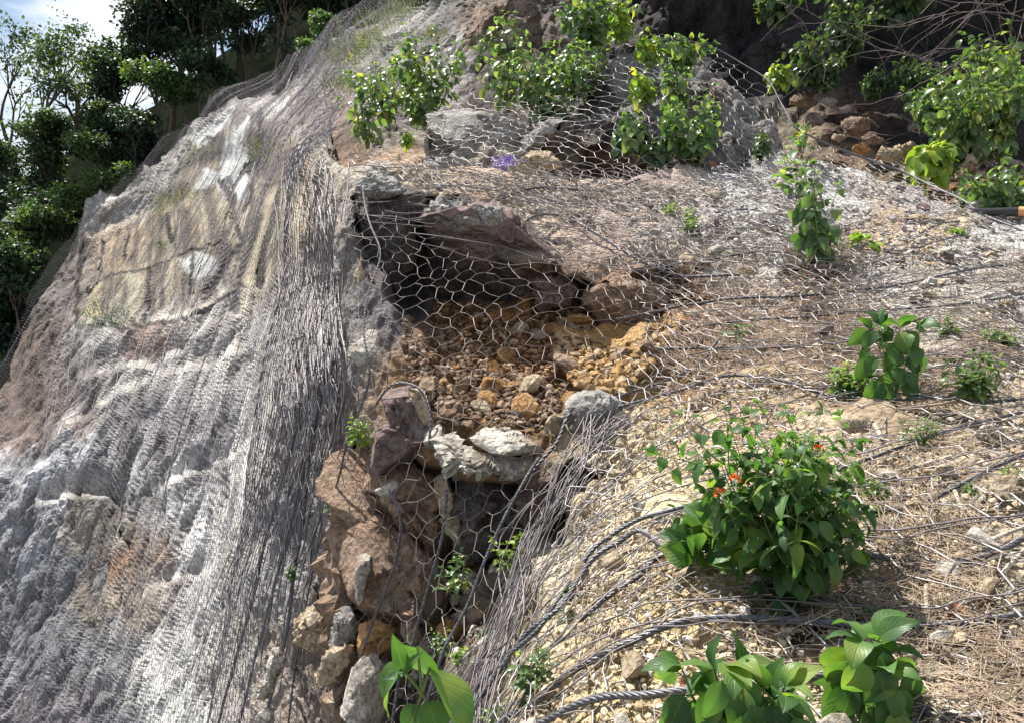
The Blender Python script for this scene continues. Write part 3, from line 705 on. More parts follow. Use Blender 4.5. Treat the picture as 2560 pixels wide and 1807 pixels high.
# ------------------------------------------------------------------ wire netting draped over the rock
def fit_plane(field, poly, n=3000):
    poly = np.array(poly, float)
    r = np.random.default_rng(1)
    x = r.uniform(poly[:, 0].min(), poly[:, 0].max(), n * 3); y = r.uniform(poly[:, 1].min(), poly[:, 1].max(), n * 3)
    k = inside_dist(x, y, poly) > 0
    x, y = x[k], y[k]
    d = field(x, y)
    P = unproject(x, y, d)
    w = d ** 2                                                        # even weight per square metre, roughly
    c = (P * w[:, None]).sum(0) / w.sum()
    q = (P - c) * np.sqrt(w)[:, None]
    _, _, vt = np.linalg.svd(q, full_matrices=False)
    nrm = vt[2]
    if nrm @ (CAM - c) < 0: nrm = -nrm
    return c, nrm, P

def drape(A, n, field, reach, lift):
    """Slide each point of A along n until it lies on the draped surface."""
    lo = np.full(len(A), -reach); hi = np.full(len(A), reach)
    def g(h):
        px, py, d = to_pixel(A + n * h[:, None])
        return d - field(px, py), d, px, py
    for _ in range(24):
        mid = 0.5 * (lo + hi)
        v, d, _, _ = g(mid)
        behind = (v > 0) & (d > 0.3)
        lo = np.where(behind, mid, lo); hi = np.where(behind, hi, mid)
    h = 0.5 * (lo + hi)
    v, d, px, py = g(h)
    ok = (np.abs(v) < 0.03 * np.maximum(d, 1)) & (d > 0.4) & (np.abs(h) < reach * 0.98)
    return A + n * h[:, None], px, py, d, ok

def hex_net(field, poly, w=0.085, radius=0.0016, reach=2.0, lift=0.03, fold=0.05, foldscale=2.0, jitter=0.006, sides=3, seed=0, rot=0.0, fade=0.0, bend=0.0, plane=None):
    c, nrm, P = fit_plane(field, poly)
    if plane is not None: nrm = np.array(plane, float) / np.linalg.norm(plane)
    down = np.array([0, 0, -1.0]); down = down - nrm * (down @ nrm); down /= np.linalg.norm(down)
    acr = np.cross(down, nrm)
    if rot:
        a = math.radians(rot); down, acr = down * math.cos(a) + acr * math.sin(a), acr * math.cos(a) - down * math.sin(a)
    q = P - c
    u0, u1 = (q @ acr).min() - .2, (q @ acr).max() + .2
    v0, v1 = (q @ down).min() - .2, (q @ down).max() + .2
    tw, h = w * 0.52, w * 0.36
    nc, nr = int((u1 - u0) / (w / 2)) + 1, int((v1 - v0) / (tw + h)) + 1
    C, R = np.meshgrid(np.arange(nc), np.arange(nr))
    U = u0 + C * w / 2
    V = v0 + R * (tw + h) + np.where((C + R) % 2 == 1, h, 0.0)
    r = np.random.default_rng(seed)
    U = U + r.normal(0, jitter, U.shape); V = V + r.normal(0, jitter, V.shape)
    base3 = np.stack([U.ravel() * 1.1, V.ravel() * 1.1, np.full(U.size, seed * 7.0)], 1)
    U = U.ravel() + (0.35 if not bend else 0.75) * w * vnoise(base3 * 3, 5); V = V.ravel() + (0.35 if not bend else 0.75) * w * vnoise(base3 * 3, 6)
    A = c + U[:, None] * acr + V[:, None] * down
    Q, px, py, d, ok = drape(A, nrm, field, reach, lift)
    sd = inside_dist(px, py, poly)
    edge = 14 * vnoise(np.stack([px / 60, py / 60, px * 0 + seed], 1), 3)
    ok &= (sd > edge) & (px > -260) & (px < 3250) & (py > -160) & (py < 2080)
    view = CAM - Q; view /= np.linalg.norm(view, axis=1, keepdims=True)
    fo = fold * (np.abs(vnoise(np.stack([U * foldscale, V * foldscale * 0.12, U * 0 + seed], 1), 9)) + 0.5 * vnoise(np.stack([U * foldscale * .5, V * foldscale * 0.3, U * 0 + seed], 1), 10))
    Q = Q + nrm * fo[:, None] * 0.9 + view * (lift * np.maximum(d, 2.0) / 3.0)[:, None]
    idx = (R * nc + C)
    e1 = np.stack([idx[:, :-1].ravel(), idx[:, 1:].ravel()], 1)
    odd = ((C + R) % 2 == 1)[:-1]
    e2 = np.stack([idx[:-1][odd], idx[1:][odd]], 1)
    def pick(e):
        k = ok[e[:, 0]] & ok[e[:, 1]]
        e = e[k]
        L = np.linalg.norm(Q[e[:, 0]] - Q[e[:, 1]], axis=1)
        return e[L < w * 6]
    e1, e2 = pick(e1), pick(e2)
    rr = lambda e: radius
    if bend:
        Mid = 0.5 * (Q[e1[:, 0]] + Q[e1[:, 1]]) + r.normal(0, bend, (len(e1), 3))
        a = join([tubes(Q[e1[:, 0]], Mid, radius, radius, sides), tubes(Mid, Q[e1[:, 1]], radius, radius, sides)])
    else:
        a = tubes(Q[e1[:, 0]], Q[e1[:, 1]], radius, radius, sides)
    b = tubes(Q[e2[:, 0]], Q[e2[:, 1]], radius * 1.55, radius * 1.55, sides)
    return join([a, b])

LEFT_POLY = [(170, 585), (240, 500), (350, 410), (560, 222), (650, 208), (780, 110), (836, 45), (900, 20), (840, 330), (800, 380), (845, 400), (880, 480), (880, 620), (880, 760), (900, 900), (890, 1050), (850, 1150), (800, 1350), (760, 1500), (690, 1700), (640, 2100), (-250, 2100), (-250, 1330), (-20, 950), (60, 760), (110, 680)]
UPL_POLY = [(752, 158), (836, 56), (880, 30), (970, -20), (1080, -120), (1140, -120), (1135, 60), (1150, 160), (1110, 240), (1050, 230), (990, 300), (930, 300), (860, 350), (800, 400), (760, 400)]
HANG_POLY = [(790, 388), (830, 380), (1000, 395), (1300, 420), (1500, 436), (1720, 432), (1860, 520), (1760, 660), (1720, 800), (1700, 960), (1560, 1150), (1480, 1300), (1400, 1450), (1330, 1600), (1250, 1807), (1200, 2100), (660, 2100), (690, 1750), (730, 1500), (790, 1250), (840, 1050), (830, 850), (800, 700), (770, 520)]
SLOPE_POLY = [(1480, 700), (1650, 560), (1760, 430), (1900, 392), (2000, 352), (2080, 372), (2300, 444), (2480, 518), (2600, 570), (2850, 640), (3250, 710), (3250, 2100), (1080, 2100), (1200, 1780), (1330, 1480), (1430, 1230), (1480, 1080), (1560, 930), (1620, 820), (1560, 740)]
MOUND_POLY = [(1048, 420), (1062, 330), (1082, 280), (1110, 242), (1180, 232), (1240, 246), (1290, 262), (1335, 264), (1380, 226), (1420, 158), (1480, 116), (1560, 98), (1640, 90), (1700, 93), (1790, 124), (1880, 176), (1942, 236), (1992, 316), (2040, 380), (2140, 440), (2100, 515), (1040, 515)]

def net_object(name, parts, mat, label, group):
    V, F = join(parts)
    ob = mesh_from(name, V, F, mat, smooth=True)
    return tag(ob, label, 'wire net', group)

GN = 'wire nets pinned over the rock'
net_object('wire_net', [hex_net(FB, LEFT_POLY, w=0.115, radius=0.0016, reach=14, lift=0.05, fold=0.14, foldscale=0.9, seed=1),
                        hex_net(FA, UPL_POLY, w=0.115, radius=0.0017, reach=8, lift=0.05, fold=0.12, foldscale=0.9, seed=2)], M_WIREFAR,
           'fine grey wire netting draped down the whole tall cliff face in long folds', GN)
net_object('wire_net', [hex_net(FB, HANG_POLY, w=0.08, radius=0.00115, reach=2.5, lift=0.02, fold=0.05, foldscale=1.6, bend=.0045, jitter=.008, seed=3, plane=(-0.15, -0.85, 0.45))], M_WIREHANG,
           'open hexagonal wire netting hanging over the hollow with the orange rubble', GN)
net_object('wire_net', [hex_net(FB, SLOPE_POLY, w=0.092, radius=0.0016, reach=2.5, lift=0.035, fold=0.03, foldscale=1.5, bend=.0045, jitter=.008, seed=4),
                        hex_net(FB, [(1480, 1100), (1700, 800), (2000, 620), (2700, 640), (2700, 2050), (1400, 2050), (1420, 1500)], w=0.10, radius=0.0013, reach=2.5, lift=0.02, fold=0.03, foldscale=2.2, bend=.007, jitter=.012, seed=24, rot=-14),
                        hex_net(FB, [(1180, 2000), (1300, 1560), (1420, 1250), (1470, 1120), (1600, 1100), (1560, 1250), (1480, 1450), (1380, 1700), (1330, 2000)], w=0.08, radius=0.0016, reach=2.5, lift=0.03, fold=0.05, foldscale=3, bend=.0045, jitter=.008, seed=14, rot=20),
                        hex_net(FB, [(860, 384), (1300, 418), (1720, 430), (1900, 420), (2080, 520), (2000, 640), (1800, 640), (1650, 700), (1400, 560), (1200, 500), (900, 440)], w=0.085, radius=0.0014, reach=2.5, lift=0.03, fold=0.03, foldscale=3, bend=.0045, jitter=.008, seed=15, rot=-24)], M_WIRE,
           'bright wire netting lying flat over the stony slope with the leafy weeds', GN)
def strands(n, make, r, seed):
    rng = np.random.default_rng(seed)
    parts = []
    for i in range(n):
        p = catmull(np.array(make(rng, i), float), 22)
        p = p + np.stack([13 * vnoise(np.stack([p[:, 0] / 90, p[:, 1] / 90, p[:, 0] * 0 + i * 3.3 + q], 1), 4) for q in (0, 50)], 1)
        d = FB(p[:, 0], p[:, 1]) * (1 - rng.uniform(.012, .035))
        parts.append(path_tube(unproject(p[:, 0], p[:, 1], d), r * rng.uniform(.7, 1.3), 4))
    return join(parts)
def sweep_line(rng, i):
    t = np.clip(i / 30 + rng.normal(0, .04), -.1, 1.1)
    lo = np.array([(1230, 1870), (1400, 1700), (1600, 1600), (1850, 1550), (2250, 1580), (2660, 1520)], float)
    hi = np.array([(1150, 1850), (1310, 1400), (1480, 1090), (1760, 900), (2200, 740), (2660, 640)], float)
    P = lo + (hi - lo) * t + rng.normal(0, 26, (6, 2))
    k0, k1 = [(0, 6), (0, 4), (1, 6), (2, 6), (0, 5)][i % 5]
    return P[k0:k1]
def ledge_line(rng, i):
    y = 400 + 190 * rng.random(); x0 = 850 + 500 * rng.random(); x1 = x0 + rng.uniform(300, 900)
    return [(x0, y), (x0 + (x1 - x0) * .33, y + 20 + rng.normal(0, 14)), (x0 + (x1 - x0) * .66, y + 70 * (x1 > 1500) + rng.normal(0, 20)), (x1, y + rng.normal(60, 40))]
def mid_line(rng, i):
    y = rng.uniform(560, 980); x0 = rng.uniform(1650, 2200)
    return [(x0, y + rng.normal(20, 12)), (x0 + 200, y + rng.normal(8, 10)), (x0 + 400, y + rng.normal(-14, 12)), (x0 + 620, y - 40 + rng.normal(0, 20))]
def edge_line(rng, i):
    x = 690 + 170 * rng.random(); y0 = rng.uniform(400, 900); y1 = y0 + rng.uniform(400, 900)
    f = lambda y: x - max(0, y - 1050) * .19 * (1 + (860 - x) / 200)
    return [(f(y) + rng.normal(0, 7), y) for y in np.linspace(y0, y1, 6)]
M_STRAND = plain('dark_wire_strand', (.15, .135, .14), 0.55, 0.3, 0.5, 9)
def fold_line(rng, i):
    x = rng.uniform(330, 850); y = float(line_y(RIDGE, x)) + 10 + rng.random() ** 2 * 500
    x -= (y - float(line_y(RIDGE, x))) * .35
    P = [(x, y)]
    L = rng.uniform(3, 8)
    for k in range(int(L)):
        sl = .52 - .05 * k + rng.normal(0, .05)
        x, y = x - 90 * max(.12, sl) * (1.0 if x > 150 else .6), y + 90
        P.append((x, y))
    return P
def bundle_line(rng, i):
    o = rng.normal(0, 26, 5); y0 = 1880 - 200 * rng.random()
    return [(1165 + o[0], y0), (1240 + o[1], 1560), (1330 + o[2], 1350), (1440 + o[3], 1170), (1500 + o[4] + 60 * rng.random(), 1060 - 60 * rng.random())]
def add_strands(ob, V, F):
    return mesh_from('loose_strands', V, F, M_STRAND, smooth=True, parent=ob)
net_list = [o for o in scene.objects if o.name.startswith('wire_net')]
add_strands(net_list[2], *join([strands(30, sweep_line, .0017, 1), strands(46, ledge_line, .0018, 2), strands(40, mid_line, .0018, 3), strands(30, bundle_line, .0017, 6)]))
add_strands(net_list[0], *join([strands(100, edge_line, .0030, 4), strands(34, fold_line, .006, 5)]))
net_object('wire_net', [hex_net(FC, MOUND_POLY, w=0.115, radius=0.0017, reach=3, lift=0.06, fold=0.05, foldscale=1.2, bend=.0045, jitter=.008, seed=5)], M_WIRE,
           'wire netting stretched over the rounded dark rock mound', GN)

# ------------------------------------------------------------------ steel ropes
def z3(p): return [(1660 + .3947 * x, .3947 * y) for x, y in p]
def z5(p): return [(800 + .3947 * x, 560 + .3947 * y) for x, y in p]
def z6(p): return [(1660 + .3947 * x, 560 + .3947 * y) for x, y in p]
def z7(p): return [(.3764 * x, 1197 + .3764 * y) for x, y in p]
def z8(p): return [(700 + .3947 * x, 1167 + .3947 * y) for x, y in p]
def z9(p): return [(1600 + .4362 * x, 1100 + .4362 * y) for x, y in p]

def rope_geometry(P, r, strands=5):
    seg = np.r_[0, np.cumsum(np.linalg.norm(np.diff(P, axis=0), axis=1))]
    n = max(12, int(seg[-1] / (r * 1.5)))
    n = min(n, 900)
    s = np.linspace(0, seg[-1], n)
    C = np.stack([np.interp(s, seg, P[:, k]) for k in range(3)], 1)
    t = np.gradient(C, axis=0); t /= np.linalg.norm(t, axis=1, keepdims=True) + 1e-9
    u = np.cross(t, np.array([0.2, 0.3, 0.93])); u /= np.linalg.norm(u, axis=1, keepdims=True)
    v = np.cross(t, u)
    parts = []
    for k in range(strands):
        a = s / (r * 11) * 2 * math.pi + 2 * math.pi * k / strands
        parts.append(path_tube(C + (u * np.cos(a)[:, None] + v * np.sin(a)[:, None]) * r * 0.58, r * 0.46, 5))
    return join(parts)

def rope(pts, r, label, field=FB, lift=0.035, strands=5, mat=M_CABLE, name='steel_rope', cat='steel rope', group='steel ropes over the wire nets', sag=0.0):
    p = catmull(np.array(pts, float), 14)
    d = field(p[:, 0], p[:, 1])
    d = d * (1 - lift / 2.5)
    k = np.ones(9) / 9
    d = np.convolve(np.r_[[d[0]] * 4, d, [d[-1]] * 4], k, 'valid')
    P = unproject(p[:, 0], p[:, 1], d)
    P += 0.006 * np.stack([vnoise(P * 5, 1), vnoise(P * 5, 2), vnoise(P * 5, 3)], 1)
    V, F = rope_geometry(P, r, strands)
    c = V.mean(0)
    ob = mesh_from(name, V - c, F, mat, smooth=True)
    ob.location = [float(x) for x in c]
    return tag(ob, label, cat, group)

rope([(1230, 1830)] + z8([(1430, 1590), (1600, 1500), (1800, 1330), (2000, 1220), (2150, 1140)]) + z9([(0, 1130), (120, 1070), (300, 1020), (500, 1010), (700, 1020), (900, 1045), (1100, 1055), (1400, 1075), (1700, 1070), (1900, 1045), (2201, 990), (2400, 940)]), .0078, 'thick twisted steel rope crossing the slope just under the bushy orange-flowered plant')
rope(z8([(1560, 1640), (1700, 1600), (1900, 1500), (2100, 1450)]) + z9([(0, 1460), (250, 1430), (600, 1400), (950, 1370), (1110, 1340), (1300, 1400), (1450, 1480), (1700, 1580), (1900, 1590), (2201, 1560), (2400, 1540)]), .0075, 'thick steel rope along the bottom edge passing behind the two broad-leaved plants')
rope(z9([(1280, 650), (1500, 690), (1700, 700), (1900, 680), (2100, 610), (2201, 550), (2400, 470)]), .0072, 'steel rope curving away to the right of the bushy orange-flowered plant')
rope(z8([(1180, 1640), (1330, 1380), (1560, 1070), (1700, 960), (1800, 870), (1900, 700), (2000, 570), (2150, 480), (2280, 400)]) + z9([(150, 610), (330, 560)]), .0066, 'steel rope running steeply up from the gully towards the round-leaved weed', lift=.05)
rope(z8([(1080, 1640), (1250, 1390), (1450, 1200), (1640, 1040), (1760, 850), (1960, 560), (2130, 420), (2280, 330)]) + z9([(100, 420), (250, 380), (450, 330)]), .006, 'thinner steel rope beside the white rock at the gully edge', lift=.05)
rope(z8([(1900, 980), (2100, 800), (2280, 680)]) + z9([(60, 700), (230, 610), (360, 600)]), .0058, 'short steel rope over the pale soil left of the round-leaved weed')
rope(z9([(830, 240), (1130, 170), (1300, 110), (1550, 20), (1800, -60), (2201, -170), (2400, -200)]), .005, 'dark steel rope rising behind the bushy plant past the white crumpled plastic')
rope(z9([(1150, 430), (1300, 410), (1500, 390), (1700, 320), (1900, 220), (2200, 90), (2400, 20)]), .005, 'dark steel rope sloping over the dry twigs right of the bushy plant')
rope(z6([(-300, 610), (0, 540), (300, 490), (600, 470), (900, 450), (1300, 410), (1600, 370), (1900, 300), (2280, 250), (2500, 200)]), .0062, 'long thin steel rope across the slope above the small two-leaf weed', strands=3)
rope(z6([(-200, 290), (0, 260), (300, 230), (600, 180), (900, 190), (1300, 210), (1600, 150), (1900, 60)]), .005, 'thin steel rope below the tall heart-leaved weed', strands=3)
rope(z6([(-400, 1200), (0, 1080), (300, 980), (500, 960), (800, 1000), (1000, 1070), (1400, 1120), (1700, 1100), (2000, 1120), (2300, 1100)]), .0055, 'thin steel rope under the two low green bushes on the slope', strands=3)
rope(z6([(-100, 800), (300, 790), (700, 780), (1000, 760), (1300, 740), (1600, 720)]), .005, 'thin steel rope behind the weed with the drooping top leaf', strands=3)
rope(z6([(250, 650), (600, 610), (900, 590), (1200, 560), (1600, 530), (2000, 490), (2400, 430)]), .005, 'thin steel rope level with the drooping top leaf', strands=3)
rope(z6([(-700, 1250), (-200, 1060), (150, 930), (260, 860), (300, 800), (360, 730)]), .005, 'thin steel rope dipping towards the hollow from the twiggy slope', strands=3)
rope(z3([(820, 800), (850, 830), (1000, 900), (1150, 960), (1300, 1020), (1500, 1085), (1700, 1180), (1900, 1270), (2000, 1345), (2300, 1480)]), .0075, 'thick twisted edge rope of the net beside the orange soil bank', lift=.05)
rope([(1640, 96), (1700, 100)] + z3([(300, 300), (500, 410), (650, 510), (740, 650), (830, 830)]), .006, 'bundled edge rope running down the right side of the rock mound', field=FC, lift=.1)
rope(z8([(1640, -60), (1600, 0), (1450, 270), (1300, 600), (1180, 900), (1050, 1150), (1000, 1300), (930, 1500), (900, 1650)]), .0055, 'dark thick rope hanging down the middle of the shaded gully', lift=.09)
rope(z8([(700, 150), (770, 330), (740, 560), (650, 800), (560, 1050), (480, 1300), (430, 1640)]), .0055, 'dark thin rope hanging over the big brown block in the gully', lift=.09, strands=3)
rope(z8([(1060, 130), (1040, 420), (960, 700), (880, 960), (830, 1130), (760, 1300), (700, 1640)]), .0055, 'dark thin rope hanging right of the big brown block', lift=.09, strands=3)
rope([(905, 470), (925, 560), (950, 640), (920, 730), (910, 820), (925, 930), (905, 1010), (870, 1100), (845, 1200)] + z7([(2130, 300), (2060, 700), (2000, 1000), (1960, 1300), (1900, 1700)]), .0045, 'rope hanging down the left rim of the hollow past the tan pillar', lift=.1, strands=3)
rope(z7([(2130, -560), (2060, -200), (2010, 250), (1950, 650), (1900, 1000), (1840, 1250), (1740, 1700)]), .010, 'dark rope hanging down the cliff edge nearest the gully', lift=.12, strands=4)
rope(z7([(1990, -500), (1930, -200), (1870, 0), (1750, 450), (1690, 750), (1620, 1000), (1480, 1500), (1430, 1700)]), .011, 'dark rope hanging slantwise on the finely netted cliff edge', lift=.12, strands=4)
rope(z7([(2080, -300), (2000, 0), (1900, 420), (1800, 800), (1700, 1180), (1580, 1660)]), .008, 'thin dark rope between the two ropes hanging on the cliff edge', lift=.12, strands=4)
rope([(1155, 540), (1200, 520), (1260, 495)] + [(1350, 470), (1500, 480), (1600, 450)], .0075, 'thin loose rope looping over the top of the shaded rock face', strands=3)
rope([(1285, 600), (1300, 570), (1340, 540), (1420, 545), (1500, 590), (1600, 650), (1700, 690), (1850, 690)], .0075, 'thin rope gathered along the folded net over the sunny ledge', strands=3)
rope(z5([(1600, 1180), (1560, 1250), (1500, 1380), (1380, 1520), (1300, 1620)]), .006, 'rope hanging behind the rounded boulder in the hollow', lift=.05, strands=3)
rope(z5([(350, 1150), (430, 1040), (520, 1000), (660, 1060), (700, 1250), (690, 1400)]), .005, 'thin rope looping over the white block at the left rim', lift=.09, strands=3)
rope(z3([(1700, 1390), (1850, 1400), (1980, 1350), (2100, 1350), (2400, 1360)]), .006, 'thin rope tied to the net corner by the black pole', strands=3)
rope(z3([(230, 1480), (350, 1370), (480, 1330), (620, 1340), (760, 1400), (860, 1500)]), .005, 'thin rope arching over the grey round boulder', strands=3)
rope(z3([(1540, 1540), (1620, 1480), (1750, 1420), (1880, 1395)]), .005, 'short straight rope above the pale-green tuft', strands=3)

# the black pole lying at the right edge
def pole():
    P0, P1 = unproject(2432, 533, 5.05), unproject(2546, 530, 4.95)
    P2 = unproject(2590, 529, 4.9)
    root = empty('pole', P0)
    V, F = path_tube(np.linspace(P0, P1, 12), 0.028, 10)
    tip, tf = path_tube(np.linspace(P0 - (P1 - P0) * .06, P0, 3), np.array([.006, .02, .028]), 10)
    V, F = join([(V, F), (tip, tf)])
    mesh_from('shaft', V - P0, F, plain('black_pole', (.03, .03, .032), .4, .2), smooth=True, parent=root)
    V, F = path_tube(np.linspace(P1, P2, 6), 0.03, 10)
    mesh_from('end_sleeve', V - P0, F, plain('orange_sleeve', (.62, .30, .13), .5), smooth=True, parent=root)
    tag(root, 'black pole with an orange end lying on the net at the right edge', 'pole')
pole()

# ------------------------------------------------------------------ rocks
def chisel(V, c, r, nplanes, rng, lo=0.62, hi=0.9):
    q = V - c
    for _ in range(nplanes):
        n = rng.normal(size=3); n /= np.linalg.norm(n)
        o = r * rng.uniform(lo, hi)
        over = np.maximum(q @ n - o, 0)
        q = q - over[:, None] * n
    return c + q

def rock(outline, d, kind, label, tf=None, tb=None, gx=0.0, gy=0.0, seed=0, flat=0.5, rough=1.0, group='big rocks of the hollow and gully', name='rock', round_=False, grow=1.09):
    """A solid rock whose face has the given outline: front bulge tf and back tb metres, tilted by gx, gy metres of depth per 100 px."""
    rng = np.random.default_rng(seed + 100)
    if group.startswith('big rocks'):
        d = d + (.17 if outline[0][1] > 1165 else .04)
        if outline[0][1] > 1165: grow = 1.2
    O = catmull(np.array(outline + outline[:1], float), 6)[:-1]
    m = 96
    seg = np.r_[0, np.cumsum(np.hypot(*np.diff(np.vstack([O, O[:1]]), axis=0).T))]
    s = np.linspace(0, seg[-1], m, endpoint=False)
    OO = np.vstack([O, O[:1]])
    ring = np.stack([np.interp(s, seg, OO[:, 0]), np.interp(s, seg, OO[:, 1])], 1)
    c = np.array([0.5 * (ring[:, 0].min() + ring[:, 0].max()), ring[:, 1].mean()])
    ring = c + (ring - c) * grow
    size = (np.ptp(ring[:, 0]) + np.ptp(ring[:, 1])) / 2 / FOC * d
    tf = size * 0.28 if tf is None else tf
    tb = size * 0.5 if tb is None else tb
    sF = np.array([1.0, .97, .93, .87, .79, .7, .6, .5, .4, .3, .2, .1, .03])
    sB = np.array([.97, .9, .75, .5, .1])
    V = []
    prof = lambda s_: (1 - s_ ** (2.2 if round_ else 8)) ** (0.5 if round_ else 0.7)
    for s_ in sF:
        p = c + (ring - c) * s_
        dd = d + gx * (p[:, 0] - c[0]) / 100 + gy * (p[:, 1] - c[1]) / 100 - tf * prof(s_)
        V.append(unproject(p[:, 0], p[:, 1], dd))
    for s_ in sB:
        p = c + (ring - c) * s_
        dd = d + gx * (p[:, 0] - c[0]) / 100 + gy * (p[:, 1] - c[1]) / 100 + tb * (1 - s_ ** 3)
        V.append(unproject(p[:, 0], p[:, 1], dd))
    rings = [V[len(sF) + k] for k in range(len(sB) - 1, -1, -1)] + V[:len(sF)]
    V = np.concatenate(rings)
    R = len(rings)
    k = np.arange(m); k2 = (k + 1) % m
    f = np.stack([k, k2, k2 + m, k + m], 1)
    F = (f[None] + (np.arange(R - 1) * m)[:, None, None]).reshape(-1, 4)
    cap = [np.arange(m - 1, -1, -1)[None], (np.arange(m) + (R - 1) * m)[None]]
    cen = V.mean(0)
    G = V.reshape(R, m, 3)
    tu = np.roll(G, -1, 1) - np.roll(G, 1, 1); tv = np.gradient(G, axis=0)
    out = np.cross(tv, tu).reshape(-1, 3); out /= np.linalg.norm(out, axis=1, keepdims=True) + 1e-9
    if ((V - cen) * out).sum() < 0: out = -out
    sc = 2.6 / size
    f1 = facets(V * sc + seed * 3.1, 13, 60); f2 = facets(V * sc * 2.4 + seed, 14, 45); f3 = facets(V * sc * 6 + seed, 16, 30)
    b = fbm(V * sc * 2.0 + seed, 4, 15)
    amp = size * 0.13 * rough
    V = V + out * (amp * (1.0 * f1 + 0.55 * f2 + 0.22 * f3 + 0.35 * b))[:, None]
    ext = np.abs(V - cen).max(0) + 1e-6
    q = (V - cen) / ext
    for _ in range(0 if round_ else 11):
        nn = np.array([rng.normal(0, .75), -1.0 + rng.normal(0, .35), rng.normal(0, .75)]); nn /= np.linalg.norm(nn)
        pr = q @ nn; o_ = pr.max() * rng.uniform(.66, .93)
        q = q - np.maximum(pr - o_, 0)[:, None] * nn
    V = cen + q * ext + out * (size * .012 * rough * fbm(V * sc * 9 + seed, 3, 19))[:, None]
    base = unproject(c[0], ring[:, 1].max(), d)
    ob = mesh_from(name, V - base, [F] + cap, M_ROCK[kind])
    ob.location = [float(x) for x in base]
    return tag(ob, label, 'rock', group)

rock(z5([(1560, 1200), (1590, 1120), (1660, 1075), (1760, 1058), (1850, 1090), (1900, 1150), (1890, 1220), (1820, 1290), (1700, 1330), (1590, 1320)]), 2.66, 'grey', 'rounded pale grey boulder sitting at the right side of the hollow', seed=1, rough=.4, round_=True, tf=.12, tb=.12, gy=-.03)
rock(z5([(1430, 1260), (1450, 1220), (1500, 1205), (1545, 1230), (1530, 1300), (1480, 1345), (1440, 1330)]), 2.6, 'tan', 'small tan stone leaning on the left of the rounded grey boulder', seed=2, rough=.5)
rock(z5([(970, 1360), (1080, 1275), (1200, 1290), (1310, 1370), (1390, 1420), (1360, 1475), (1150, 1485), (1020, 1420)]), 2.6, 'white', 'sunlit white slab in the floor of the hollow', seed=3, rough=.5, gy=-.22, tf=.05)
rock(z5([(735, 1345), (800, 1340), (880, 1420), (960, 1480), (1060, 1500), (1200, 1490), (1380, 1430), (1480, 1480), (1440, 1570), (1280, 1620), (1100, 1590), (940, 1580), (810, 1490)]), 2.62, 'white', 'crumbly white ledge curving under the sunlit slab', seed=4, rough=1.4, gy=-.1, tf=.08, tb=.3)
rock(z5([(195, 150), (260, 230), (320, 330), (380, 440), (480, 560), (570, 640), (540, 720), (440, 690), (350, 610), (270, 470), (210, 320)]), 3.5, 'tan', 'tall tan rock pillar at the left rim of the hollow', seed=5, rough=.6, tb=.5)
rock(z5([(190, 840), (240, 760), (330, 675), (450, 735), (500, 900), (515, 1010), (420, 1030), (310, 940)]), 3.15, 'white', 'pale block below the tan pillar', seed=6, rough=.5, gy=-.03)
rock(z5([(470, 745), (560, 800), (650, 900), (690, 1060), (600, 1060), (520, 1000), (500, 880)]), 3.16, 'purple', 'dull brown slab against the right side of the pale block', seed=7, rough=.5)
rock(z5([(400, 1040), (560, 1030), (680, 1080), (740, 1290), (720, 1400), (640, 1480), (540, 1560), (260, 1590), (350, 1380), (440, 1230), (390, 1120)]), 2.86, 'purple', 'large grey-brown slab at the left below the pale block', seed=8, rough=.7, gy=-.05, tb=.4)
rock(z5([(560, 1040), (640, 1090), (700, 1180), (750, 1340), (720, 1380), (650, 1260), (590, 1130)]), 2.8, 'tan', 'thin pale rib along the top of the large grey-brown slab', seed=28, rough=.6)
rock([(1080, 535), (1105, 512), (1180, 530), (1240, 530), (1295, 560), (1345, 600), (1420, 650), (1485, 700), (1500, 745), (1380, 765), (1250, 752), (1110, 720), (1070, 640)], 3.98, 'dark', 'broad shaded rock face under the netted ledge', seed=9, rough=.8, tb=.6, tf=.22, gy=.05)  # dark rock colour chosen to carry the deep shadow under the ledge
rock([(1040, 500), (1085, 508), (1200, 528), (1290, 550), (1350, 600), (1430, 648), (1500, 698), (1500, 745), (1410, 722), (1310, 690), (1190, 672), (1100, 640), (1050, 570)], 3.72, 'purple', 'massive jagged rock nose overhanging the hollow', seed=90, rough=.6, tf=.08, tb=.6, gy=.16)
rock([(860, 1150), (960, 1120), (1130, 1190), (1220, 1400), (1150, 1600), (1040, 1830), (850, 1830), (820, 1600), (840, 1350)], 3.02, 'brown', 'broad fractured brown rock face behind the stacked blocks of the gully', seed=91, rough=.8, tf=.12, tb=.5)
rock([(1080, 520), (1110, 508), (1180, 522), (1240, 525), (1290, 548), (1250, 566), (1180, 572), (1110, 560), (1082, 540)], 3.62, 'grey', 'light knobbly rock on top of the shaded rock face', seed=10, rough=1.2, gy=-.15)
rock([(872, 500), (900, 450), (960, 440), (1015, 465), (1045, 530), (1020, 640), (985, 760), (940, 740), (895, 640), (878, 560)], 3.86, 'dark', 'tall lichen-covered block, darkened in colour for shade, at the left end of the hollow', seed=11, rough=.8, tb=.6, tf=.12)  # block colour darkened to paint the overhang's shadow
rock([(890, 455), (930, 440), (990, 455), (1010, 478), (960, 490), (900, 492)], 3.72, 'grey', 'grey cap of rock on top of the dark block', seed=12, rough=.9, gy=-.2)
rock([(1490, 690), (1560, 680), (1640, 720), (1670, 790), (1600, 830), (1520, 810), (1470, 750)], 3.7, 'brown', 'brown block at the back right corner of the hollow', seed=13, rough=.8, tb=.5)
rock([(1330, 700), (1400, 690), (1440, 720), (1420, 760), (1350, 765)], 3.75, 'purple', 'small dusky rock at the foot of the shaded rock face', seed=29)
